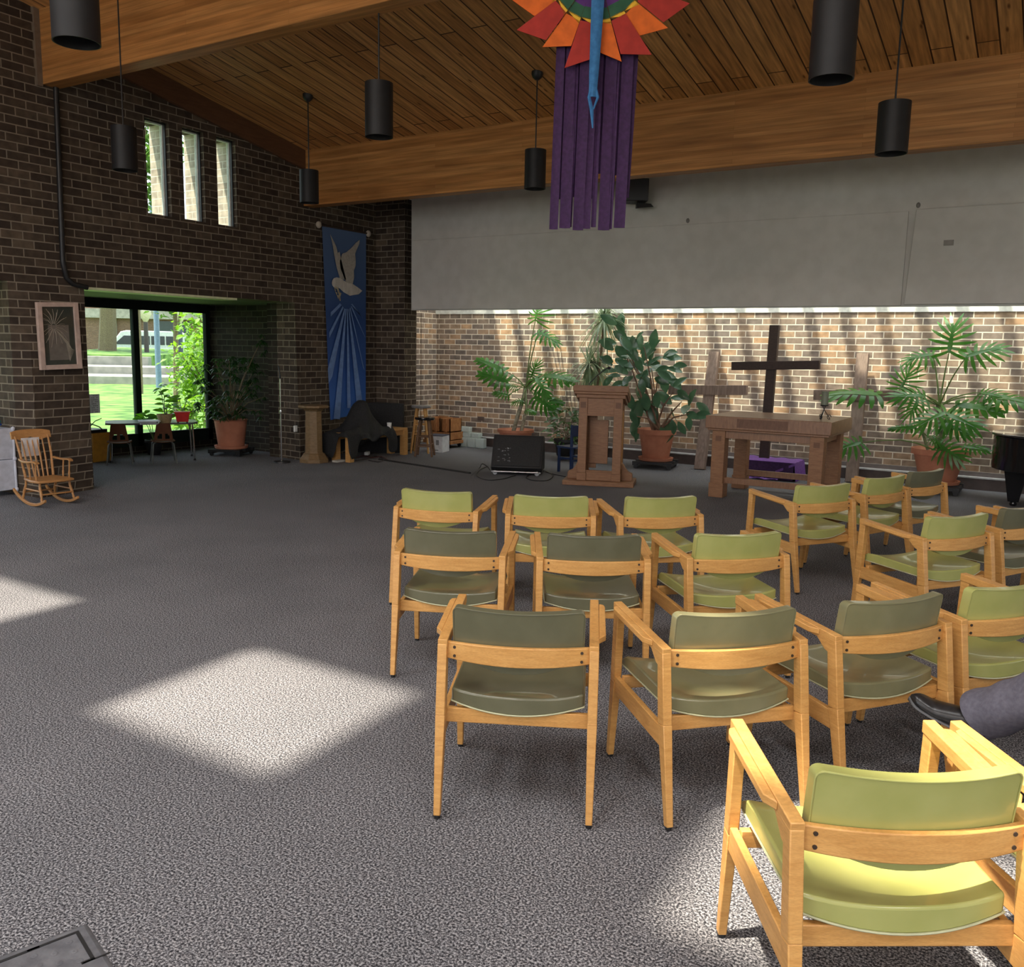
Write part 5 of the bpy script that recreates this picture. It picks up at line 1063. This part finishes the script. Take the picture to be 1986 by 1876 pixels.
# ================================================================ OUTSIDE
rg = random.Random(8)
m = MB(); m.box((-140, -60, -.4), (-12.05, 120, -.16)); lawn = noise_mat('lawn_grass', (.035, .10, .012), (.19, .33, .06), 1.6, .9, bump=1.0, detail=12, lo=.36, hi=.64); o = m.build('lawn', lawn, smooth=0); struct(o)
m = MB(); m.box((-140, -90, -.6), (140, -7.6, -.2)); m.box((7.2, -60, -.6), (140, 120, -.2)); m.box((-12.05, 13.2, -.6), (60, 120, -.2)); struct(m.build('ground_outside', flat('pavement', (.42, .40, .34), .9), smooth=0))
fw = Vector((-.526, .85, 0)); 
def ground(px, zc): d = ray(px, 664); d.z = 0; return Vector((d.x, d.y, 0)) * (zc / (d.x * -.526 + d.y * .85))
rt = Vector((.78, .62, 0)).normalized()
def terr(lab, pa, pb, zc, z0, z1, dp):
    a, b = ground(pa, zc), ground(pb, zc + .6); n = Vector((-rt.y, rt.x, 0)); m = MB()
    m.hexa([a + Vector((0, 0, z0)), b + Vector((0, 0, z0)), b + n * dp + Vector((0, 0, z0)), a + n * dp + Vector((0, 0, z0))], [a + Vector((0, 0, z1)), b + Vector((0, 0, z1)), b + n * dp + Vector((0, 0, z1)), a + n * dp + Vector((0, 0, z1))])
    tag(m.build('terrace_wall', M_CONCRETE, bevel=.02), lab, 'wall', 'stepped concrete terrace walls'); return a, b, n
terr('lowest step of the concrete terrace beyond the lawn', 60, 345, 38, -.2, .17, 3)
terr('middle step of the concrete terrace beyond the lawn', 60, 350, 41, -.2, .50, 3)
a, b, n = terr('top step of the concrete terrace beyond the lawn', 60, 286, 44, -.2, .92, .6)
m = MB(); m.hexa([a + n * .6, b + n * .6, b + n * 14, a + n * 14], [a + n * .6 + Vector((0, 0, .98)), b + n * .6 + Vector((0, 0, .98)), b + n * 14 + Vector((0, 0, 1.15)), a + n * 14 + Vector((0, 0, 1.3))]); struct(m.build('grass_bank', lawn))
# white van, side on
vc = ground(281, 70); vr = math.atan2(rt.y, rt.x)
Vn = thing('white_van', 'white passenger van parked beyond the terrace', 'van', (vc.x, vc.y, 0), vr)
mv = flat('van_white', (.5, .51, .53), .35); mg = flat('van_glass', (.02, .025, .03), .1)
sd = [(-2.9, .45), (2.9, .45), (2.95, 1.0), (2.9, 2.3), (2.6, 2.5), (-1.1, 2.52), (-1.5, 2.42), (-2.25, 1.45), (-2.9, 1.15), (-3.0, .8)]
m = MB(); m.prism(sd, lambda x, z: (x, -.98, z), lambda x, z: (x, .98, z)); o = m.build('body', mv, Vn, bevel=.06)
m = MB()
for x0, x1, x2, x3 in ((-2.0, -.75, -1.25, -.75), (-.6, .65, -.6, .65), (.75, 1.75, .75, 1.75), (1.85, 2.7, 1.85, 2.7)): m.hexa([(x0, -1.0, 1.45), (x1, -1.0, 1.45), (x1, -.97, 1.45), (x0, -.97, 1.45)], [(x2, -1.0, 2.12), (x3, -1.0, 2.12), (x3, -.97, 2.12), (x2, -.97, 2.12)])
m.build('side_windows', mg, o)
m = MB(); m.box((-2.95, -.99, .5), (2.9, -.97, .62)); m.build('sill_trim', flat('van_trim', (.12, .12, .12), .5), o)
for x in (-1.95, 2.0):
    m = MB(); m.lathe([(.18, -.12), (.36, -.12), (.36, .12), (.18, .12)], (x, -.9, .36), 24, M=Matrix.Rotation(PI / 2, 3, 'X')); w_ = m.build('wheel', M_BLACK, Vn); m = MB(); m.lathe([(.05, -.02), (.2, -.02), (.2, .02), (.05, .02)], (x, -1.03, .36), 20, M=Matrix.Rotation(PI / 2, 3, 'X')); m.build('hubcap', M_STEEL, w_)
# brick building far behind
bc = ground(270, 100); Bd = thing('brick_building', 'long red brick building far beyond the van', 'building', (bc.x, bc.y, 0), vr)
m = MB(); m.box((-26, 0, -.2), (14, 10, 7.5)); m.build('wall', M_BRICKX, Bd, smooth=0); m = MB(); m.box((-9, -.6, 4.2), (15, 0, 5.2)); m.build('white_fascia', M_CONCRETE, Bd, smooth=0)
m = MB(); m.box((-3.5, -.5, -.2), (-2.3, .1, 4.2)); m.build('white_column', M_CONCRETE, Bd, smooth=0)
for x in (-16, 2.2): m = MB(); m.box((x, -.08, .3), (x + 3.4, .02, 4.0)); f_ = m.build('window_bay', flat('dark_glass_%d' % (x + 20), (.03, .045, .045), .15), Bd)
m = MB(); m.box((-11.5, -.05, .1), (-8, .02, 1.6)); m.build('low_wall', flat('low_wall', (.3, .27, .25), .9), Bd, smooth=0)
def pole(name, lab, px, zc, r, ztop, mat, globe=False, base=-.2):
    g = ground(px, zc); t = thing(name, lab, 'lamp post' if globe else 'pole', (g.x, g.y, base)); m = MB(); m.tube([(0, 0, 0), (0, 0, ztop)], [r * 1.15, r * .9], 12); m.build('post', mat, t)
    if globe: m = MB(); m.lathe([(.1, ztop), (.16, ztop + .1), (.34, ztop + .45), (.30, ztop + .62), (.1, ztop + .72)], n=16); m.build('lantern', flat('lantern_cream', (.65, .58, .40), .4), t)
pole('lamp_post', 'dark lamp post with a cream lantern in front of the van', 284, 52, .13, 2.9, flat('post_brown', (.06, .045, .04), .5), True, -.1)
pole('lamp_post', 'second cream lantern lamp post, among the leaves right of the van', 350, 54, .14, 2.9, flat('post_bluegrey', (.07, .08, .11), .5), True, -.1)
pole('flag_pole', 'plain blue grey pole rising in front of the van', 305, 36, .10, 7.5, flat('pole_blue', (.14, .20, .30), .4))
def cloud(name, lab, cen, rad, n, L0, mat, trunk=None, cat='bush', nm='foliage', wide=.5, grp=None):
    t = thing(name, lab, cat, (cen[0], cen[1], -.16), 0, grp); m = MB()
    for k in range(n):
        while True:
            p = Vector((rg.uniform(-1, 1), rg.uniform(-1, 1), rg.uniform(-1, 1)))
            if p.length < 1: break
        p = p * (.55 + .45 * rg.random()); q = Vector(cen) + Vector((p.x * rad[0], p.y * rad[1], p.z * rad[2])); L_ = L0 * rg.uniform(.6, 1.3); a = rg.uniform(0, 2 * PI); m.leaf(q, (math.cos(a), math.sin(a), rg.uniform(-.8, .6)), (rg.uniform(-.6, .6), rg.uniform(-.6, .6), 1), L_, L_ * wide, .25, 2)
    m.build(nm, mat, t, world=True); m = MB(); th = trunk or .05
    m.tube([(0, 0, 0), (th, 0, (cen[2] + .16) * .55), (0, th, cen[2] + .16)], [th * 1.3, th, th * .5], 8)
    for k in range(5): a = 2 * PI * k / 5; m.tube([(th * .5, 0, (cen[2] + .16) * (.5 + .08 * k)), (rad[0] * .5 * math.cos(a), rad[1] * .5 * math.sin(a), cen[2] + .16 + rad[2] * .3)], [th * .5, th * .2], 6)
    m.build('trunk' if trunk else 'stems', M_STEM, t); return t
p = onX(395, 700, -14.2); cloud('garden_shrub', 'bright yellow green shrub filling the right side of the bay window', (p.x, p.y, 1.05), (.75, .85, 1.15), 1500, .13, M_OUTLEAF)
p = onX(415, 640, -15.6); cloud('garden_shrub', 'tall lime green shrub behind the nearer one at the window', (p.x, p.y, 1.9), (.8, 1.0, 1.0), 900, .14, M_OUTLEAF)
p = onX(362, 800, -13.0); cloud('garden_shrub', 'low broad leaved plant outside the bay window glass', (p.x, p.y, .40), (.35, .55, .42), 260, .15, M_OUTLEAF)
p = ground(338, 25); cloud('small_tree', 'small tree with pale leaves beyond the blue grey pole', (p.x, p.y, 3.3), (1.25, 1.25, 1.2), 1000, .17, M_OUTDARK, .07, 'tree', 'crown')
p = ground(205, 52); T = cloud('shade_tree', 'forked shade tree standing left of the van', (p.x, p.y, 7.4), (5, 5, 3.4), 1500, .5, M_OUTDARK, .42, 'tree', 'crown')
p = ground(267, 31.5); cloud('garden_tree', 'green tree seen through the slit windows', (p.x, p.y, 8.4), (2.2, 1.9, 4.2), 1500, .42, M_OUTDARK, .09, 'tree', 'crown')
p = onX(3, 600, -20); cloud('garden_tree', 'leafy tree seen at the far left window edge', (p.x - 2, p.y - 1.5, 2.9), (2.2, 2.2, 2.0), 700, .25, M_OUTDARK, .12, 'tree', 'crown')
# ================================================================ SEATED PERSON (mostly beyond the right edge; crossed leg and shoe in view)
def skin(name, verts, edges, radii, mat, parent, sub=2):
    me = bpy.data.meshes.new(name); me.from_pydata([tuple(v) for v in verts], edges, []); me.materials.append(mat)
    o = bpy.data.objects.new(name, me); COL.objects.link(o); s = o.modifiers.new('skin', 'SKIN'); s.use_smooth_shade = True
    for i, r in enumerate(radii): me.skin_vertices[0].data[i].radius = r if isinstance(r, tuple) else (r, r); me.skin_vertices[0].data[i].use_root = (i == 0)
    m = o.modifiers.new('sub', 'SUBSURF'); m.levels = m.render_levels = sub
    if parent is not None: o.parent = parent
    return o
SKIN = noise_mat('skin_tone', (.50, .30, .21), (.56, .35, .25), 20, .5)
JEAN = noise_mat('slate_trousers', (.115, .11, .145), (.15, .145, .185), 70, .85, bump=.1)
LEATHER = noise_mat('black_leather', (.012, .012, .013), (.03, .03, .032), 40, .28)
SHIRT = noise_mat('grey_shirt', (.24, .25, .28), (.29, .30, .33), 40, .85)
f_ = Vector((-.841, .540, 0)); r_ = Vector((.540, .841, 0)); u_ = Vector((0, 0, 1)); hip = Vector((.49, 3.31, .51)) - f_ * .07
W_ = lambda f, r, z: hip + f_ * f + r_ * r + Vector((0, 0, z))
# body: pelvis, torso, neck, head, arms with hands
vb = [W_(0, 0, 0), W_(-.03, 0, .18), W_(-.05, 0, .36), W_(-.05, 0, .47), W_(-.035, 0, .555), W_(-.02, 0, .63), W_(-.01, 0, .72), W_(-.015, 0, .79)]
rb = [(.15, .12), (.145, .11), (.165, .115), (.10, .085), (.052, .055), (.070, .082), (.078, .092), (.05, .06)]
eb = [(i, i + 1) for i in range(7)]
for s in (-1, 1):
    b = len(vb); vb += [W_(-.05, s * .185, .43), W_(.02, s * .235, .20), W_(.22, s * .12, .12), W_(.285, s * .08, .11)]; rb += [.058, .045, .034, (.022, .036)]; eb += [(2, b), (b, b + 1), (b + 1, b + 2), (b + 2, b + 3)]
    h = W_(.30, s * .075, .108)
    for k, (L_, sp) in enumerate(((.075, -.030), (.085, -.010), (.078, .010), (.062, .028))):
        i = len(vb); vb += [h + r_ * sp + f_ * .035, h + r_ * sp * 1.15 + f_ * (.035 + L_ * .55) - u_ * .008, h + r_ * sp * 1.2 + f_ * (.035 + L_) - u_ * .028]; rb += [.010, .009, .007]; eb += [(b + 3, i), (i, i + 1), (i + 1, i + 2)]
    i = len(vb); vb += [h - r_ * s * .035 - f_ * .005, h - r_ * s * .06 + f_ * .03 - u_ * .01]; rb += [.011, .008]; eb += [(b + 3, i), (i, i + 1)]
body = skin('person', vb, eb, rb, SKIN, None)
tag(body, 'seated person at the right edge, dark slate trousers and a black shoe showing', 'person')
hd = W_(-.01, 0, .70)
m = MB(); m.ell(hd + Vector((0, 0, .045)) - f_ * .02, (.088, .088, .085), 16, 10); m.build('hair', noise_mat('hair_brown', (.05, .03, .02), (.09, .06, .04), 40, .7), body)
m = MB(); m.ell(hd + f_ * .088 - u_ * .02, (.014, .014, .022), 10, 8); m.build('nose', SKIN, body)
for s in (-1, 1):
    m = MB(); m.ell(hd + f_ * .076 + r_ * s * .032 + u_ * .012, (.012, .012, .009), 10, 8); m.build('eye', flat('eye_dark_%d' % s, (.05, .04, .03), .2), body)
    m = MB(); m.ell(hd + r_ * s * .080 - u_ * .005, (.014, .014, .03), 10, 8); m.build('ear', SKIN, body)
m = MB(); m.ell(hd + f_ * .079 - u_ * .055, (.016, .018, .006), 10, 8); m.build('mouth', flat('lip', (.35, .15, .12), .5), body)
sv = [W_(0, 0, .04), W_(-.03, 0, .18), W_(-.05, 0, .36), W_(-.05, 0, .475)]; sr = [(.175, .145), (.17, .14), (.20, .15), (.088, .085)]; se = [(0, 1), (1, 2), (2, 3)]
for s in (-1, 1): b = len(sv); sv += [W_(-.05, s * .19, .43), W_(.02, s * .24, .20), W_(.19, s * .145, .13)]; sr += [.085, .066, .052]; se += [(2, b), (b, b + 1), (b + 1, b + 2)]
skin('shirt', sv, se, sr, SHIRT, body)
ank = Vector((-.165, 3.61, .335)); kn = W_(.40, -.03, .115); kn2 = W_(.42, .05, -.02); an2 = W_(.52, .09, -.36)
tv = [W_(0, 0, -.01), W_(.03, -.09, .02), W_(.22, -.07, .09), kn, kn.lerp(ank, .12), W_(.03, .09, -.01), W_(.22, .08, -.02), kn2, kn2.lerp(an2, .12)]
tr_ = [(.155, .125), .098, .092, .086, .070, .098, .090, .082, .066]
skin('trousers', tv, [(0, 1), (1, 2), (2, 3), (3, 4), (0, 5), (5, 6), (6, 7), (7, 8)], tr_, JEAN, body)
def shin(a, b, r):
    a = Vector(a); b = Vector(b); d = (b - a).normalized(); s_ = d.cross(Vector((0, 0, 1))).normalized(); n_ = s_.cross(d); m = MB()
    prof = [(.02, .5), (.0, .85), (.08, 1.02), (.25, 1.08), (.45, 1.02), (.65, .97), (.82, .97), (.93, 1.0), (1.0, 1.02), (.995, .93), (.9, .88)]
    def f(u, v):
        k = v * (len(prof) - 1); i = min(int(k), len(prof) - 2); t = k - i; q = prof[i][0] + (prof[i + 1][0] - prof[i][0]) * t; w = prof[i][1] + (prof[i + 1][1] - prof[i][1]) * t; an = 2 * PI * u
        w *= r * (1 + .05 * math.sin(3 * an + 6 * q) + .035 * math.sin(26 * q + 2 * math.sin(an)) * (1 if q > .5 else .5))
        return a + (b - a) * q + s_ * w * math.cos(an) + n_ * w * 1.05 * math.sin(an) - n_ * .012 * math.sin(PI * q)
    m.grid(f, 28, 40, True); o = m.build('trouser_leg', JEAN, body); c = MB(); c.tube([b - d * .10, b + d * .03], [.045, .042], 12); c.build('sock', M_BLACK, body)
shin(kn, ank, .088); shin(kn2, an2, .082)
def shoe(heel, toe, up, name='shoe'):
    d = toe - heel; L_ = d.length; d.normalize(); s_ = d.cross(up).normalized(); n_ = s_.cross(d)
    def f(a, b):
        t = b; c = math.cos(2 * PI * a); q = math.sin(2 * PI * a); w = .040 + .010 * math.sin(PI * min(1, t * 1.25)) - .028 * max(0, (t - .8) / .2) ** 2; w *= min(1, (t / .08) ** .5 if t < .08 else 1); w *= max(.05, 1 - max(0, (t - .93) / .07) ** 2)
        hh = (.085 - .060 * min(1, max(0, (t - .12) / .6)) ** .8) * max(.3, 1 - max(0, (t - .88) / .12) ** 2 * .6); return heel + d * L_ * t + s_ * w * c + n_ * ((hh if q > 0 else .014) * q + .020 + .03 * max(0, t - .72) * 1.2)
    m = MB(); m.grid(f, 20, 22, True); o = m.build(name, LEATHER, body)
    def g(a, b):
        t = b; c = math.cos(2 * PI * a); q = math.sin(2 * PI * a); w = .044 + .010 * math.sin(PI * min(1, t * 1.25)) - .026 * max(0, (t - .8) / .2) ** 2; w *= max(.05, 1 - max(0, (t - .94) / .06) ** 2); w *= min(1, (t / .06) ** .5 if t < .06 else 1)
        return heel + d * L_ * (t * 1.02 - .01) + s_ * w * c + n_ * (.010 * q + .008 - (.012 if t < .3 and q < 0 else 0) + .03 * max(0, t - .72) * 1.2)
    m = MB(); m.grid(g, 20, 18, True); m.build('sole', flat('sole_grey', (.10, .10, .105), .5), o)
    m = MB()
    for k in range(4): t = .34 + .07 * k; p0 = heel + d * L_ * t + n_ * (.098 - .16 * (t - .1)); m.tube([p0 - s_ * .022 - n_ * .004, p0 + n_ * .006, p0 + s_ * .022 - n_ * .004], .0028, 6)
    m.build('laces', M_BLACK, o)
toe = fl(1763, 1362, .345); hl = ank + Vector((.045, -.01, -.075))
shoe(hl, toe + (toe - hl) * .02, Vector((.10, -.35, 1)))
shoe(an2 + Vector((.05, -.03, -.10)) , an2 + f_ * .23 + Vector((0, 0, -.145)), Vector((0, 0, 1)))
# ================================================================ LIGHT, WORLD, CAMERA
wd = bpy.data.worlds.new('World'); SC.world = wd; wd.use_nodes = True; nt = wd.node_tree
bg = nt.nodes['Background']
tc = nt.nodes.new('ShaderNodeTexCoord'); sp = nt.nodes.new('ShaderNodeSeparateXYZ'); nt.links.new(tc.outputs['Generated'], sp.inputs[0])
cr = ramp(nt, [(0, (.40, .42, .33)), (.49, (.48, .5, .42)), (.52, (.92, .95, 1.0)), (1, (.62, .78, 1.0))])
mr = nt.nodes.new('ShaderNodeMapRange'); mr.inputs[1].default_value = -1; mr.inputs[2].default_value = 1
nt.links.new(sp.outputs['Z'], mr.inputs[0]); nt.links.new(mr.outputs[0], cr.inputs['Fac']); nt.links.new(cr.outputs['Color'], bg.inputs['Color'])
bg.inputs['Strength'].default_value = 1.7
def sun_light(d, e, ang, col):
    l = bpy.data.lights.new('sun', 'SUN'); l.energy = e; l.angle = math.radians(ang); l.color = col
    o = bpy.data.objects.new('sun', l); COL.objects.link(o); o.rotation_euler = Vector(d).to_track_quat('-Z', 'Y').to_euler()
sun_light(SUN, 7.4, 1.7, (1, .90, .74))
def daylight(name, c, d, sx, sy, e, col=(1, .98, .95)):
    l = bpy.data.lights.new(name, 'AREA'); l.shape = 'RECTANGLE'; l.size = sx; l.size_y = sy; l.energy = e; l.color = col
    o = bpy.data.objects.new(name, l); COL.objects.link(o); o.location = c; o.rotation_euler = Vector(d).to_track_quat('-Z', 'Y').to_euler()
for h in HOLES:
    daylight('rooflight_daylight', ((h[0] + h[1]) / 2, (h[2] + h[3]) / 2, ceil_z((h[2] + h[3]) / 2) + .2), (0, 0, -1), h[1] - h[0], h[3] - h[2], 55)  # area lamp in every opening, the added rear row included
for x0, x1 in ((-8.2, -4.4), (-3.4, .6), (1.6, 5.6)):
    daylight('rear_fill', ((x0 + x1) / 2, YR - .1, 3.1), (0, 1, .12), x1 - x0, 3.4, 62)  # added fill lamps brightening soffit and beams; the rear windows are unseen
daylight('alcove_skylight_daylight', (-1.5, 12.2, 3.95), (0, 0, -1), 15, 1.0, 120)
cam = bpy.data.cameras.new('camera'); co = bpy.data.objects.new('camera', cam); COL.objects.link(co)
R3 = ROT
right = Vector(R3[0]); down = Vector(R3[1]); fwd = Vector(R3[2])
M = Matrix((( right.x, -down.x, -fwd.x, EYE.x), (right.y, -down.y, -fwd.y, EYE.y), (right.z, -down.z, -fwd.z, EYE.z), (0, 0, 0, 1)))
co.matrix_world = M
cam.sensor_fit = 'HORIZONTAL'; cam.sensor_width = 36; cam.lens = 36 * FOC / 1986; cam.clip_start = .05; cam.clip_end = 400
SC.camera = co
SC.view_settings.view_transform = 'Standard'; SC.view_settings.look = 'None'; SC.view_settings.gamma = 1; SC.view_settings.exposure = .68
SC.cycles.max_bounces = 8; SC.cycles.transparent_max_bounces = 8
